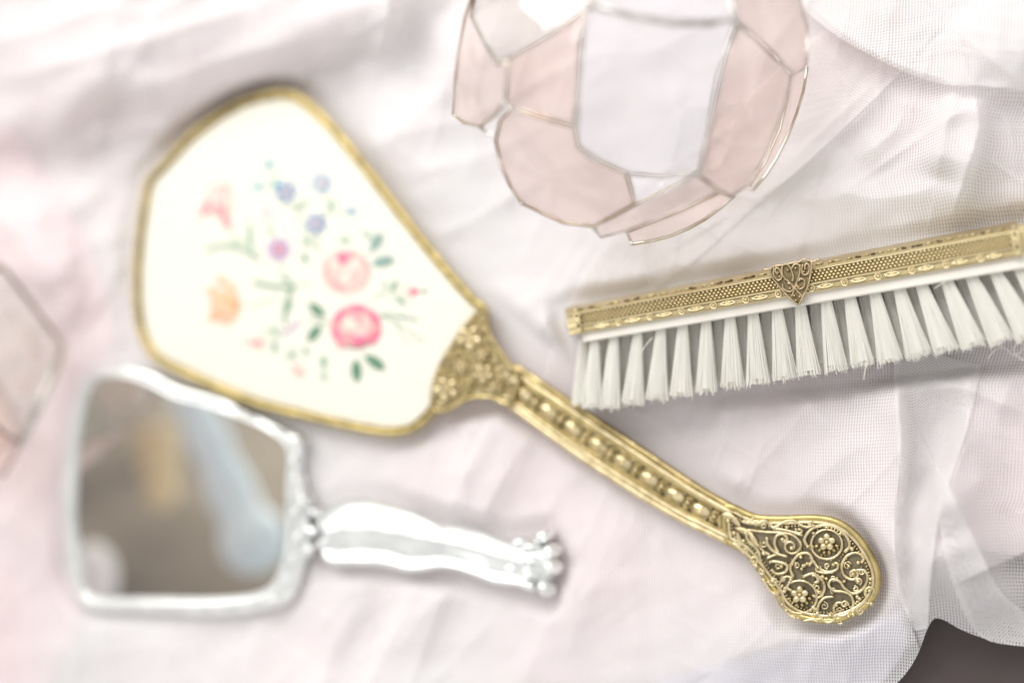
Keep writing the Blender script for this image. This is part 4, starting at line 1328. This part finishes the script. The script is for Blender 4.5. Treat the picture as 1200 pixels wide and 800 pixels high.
# second holder, cut by the left edge of the view
R2 = 0.034
C2 = at(-75, 415, R2 + 0.001)
g2 = empty('glass_globe', (C2.x, C2.y, 0.0))
tag(g2, 'faceted blush glass holder with bright metal edge beside the silver mirror', 'candle holder')
for side, gmat, wr, pts in (
    ('f', GREY_GLASS, 3.2, [(4, 313), (40, 360), (74, 405), (50, 462), (24, 521), (-20, 490), (-60, 455), (-75, 380), (-40, 330)]),
    ('f', PINK_GLASS, 2.0, [(4, 313), (-40, 330), (-75, 380), (-150, 360), (-130, 300), (-60, 270)]),
    ('f', PINK_GLASS, 2.0, [(24, 521), (-20, 490), (-60, 455), (-140, 480), (-110, 550), (-30, 560), (4, 556)]),
    ('b', PINK_GLASS, 2.0, [(0, 455), (25, 512), (-30, 540), (-120, 470), (-60, 400)]),
    ('f', PINK_GLASS, 2.0, [(-75, 380), (-60, 455), (-140, 480), (-200, 440), (-150, 360)])):
    pane(g2, [sphere_hit(x, y, C2, R2, side == 'b') for x, y in pts], gmat, DARK_WIRE, C2, wr)
base = [C2 + Vector((0.015 * math.cos(k * 1.0472), 0.015 * math.sin(k * 1.0472), -R2 + 0.0008)) for k in range(6)]
pane(g2, base, PINK_GLASS, CHROME, C2, 1.4, name='base_pane')
mb = MB()
mb.tube([sphere_hit(72, 415, C2, R2), sphere_hit(49, 468, C2, R2), sphere_hit(25, 519, C2, R2)], 6.0 * PXM, CHROME, 8)
mb.build('bright_edge_strip', g2)
for x, y in ((5, 313), (24, 521), (73, 405)):
    mb = MB(); p = sphere_hit(x, y, C2, R2); q = 4.5 * PXM
    mb.blob(p, (q, 0, 0), (0, q, 0), (0, 0, q), CHROME, 8, 6); mb.build('solder_joint', g2)

# ================================================================== loose thread by the bristles
mb = MB()
pt(mb, [(1158, 420), (1166, 410), (1178, 408), (1187, 416), (1196, 412), (1200, 404), (1192, 402), (1188, 412), (1200, 422), (1215, 420)], 0.0085, 0.5, WHITE_CLOTH, 6, 5)
tag(mb.build('loose_thread'), 'curled white thread lying on the voile by the bristle tips', 'thread')

# ================================================================== made-up shapes added out of view to fill the silver mirror's reflection
def mirror_pt(px, py, dist):
    """point that the silver mirror shows at a pixel, dist metres above the glass"""
    p = at(px, py, 0.0036)
    d = (p - CAM).normalized()
    d.z = -d.z
    return p + d * dist
mb = MB()
cs = [mirror_pt(x, y, d) for x, y, d in ((30, 360, 0.85), (420, 380, 0.85), (420, 800, 0.34), (30, 800, 0.34))]
nn = (cs[1] - cs[0]).cross(cs[3] - cs[0]).normalized()
mb.prism(cs, [c + nn * 0.004 for c in cs], BOARD)
tag(mb.build('reflected_board', smooth=False), kind='structure')  # unseen leaning board, added to give the mirror a brown reflection
def rod(name, a, b, d, r0, r1, mat, label, cat):
    mb = MB()
    A_, B_ = mirror_pt(*a, d), mirror_pt(*b, d)
    N = 12
    mb.tube([A_.lerp(B_, i / N) for i in range(N + 1)], [r0 + (r1 - r0) * (i / N) ** 3 + 0.0008 * math.sin(i * 1.7) for i in range(N + 1)], mat, 12)
    mb.blob(B_, (r1 * 1.15, 0, 0), (0, r1 * 1.15, 0), (0, 0, r1 * 1.15), mat, 12, 8)
    tag(mb.build(name), label, cat)
rod('reflected_rod', (212, 440), (296, 632), 0.16, 0.0088, 0.0128, PALEBLUE, 'made-up pale blue rod added to be reflected in the silver mirror', 'reflected rod')  # invented rod for the pale streak in the mirror
rod('reflected_stub', (182, 500), (190, 575), 0.20, 0.0100, 0.0075, TAN, 'made-up tan stub added to be reflected in the silver mirror beside the blue rod', 'reflected_stub')  # invented stub for the tan blotch in the mirror
mb = MB()
p = mirror_pt(108, 678, 0.15)  # invented puff for the white blotch in the mirror's corner
mb.blob(p, (0.011, 0, 0), (0, 0.016, 0), (0, 0, 0.010), WHITE_CLOTH, 14, 9)
mb.blob(p + Vector((-0.006, -0.012, 0.004)), (0.010, 0, 0), (0, 0.012, 0), (0, 0, 0.009), WHITE_CLOTH, 12, 8)
tag(mb.build('reflected_puff'), 'made-up white puff added to be reflected in the corner of the silver mirror', 'cotton puff')
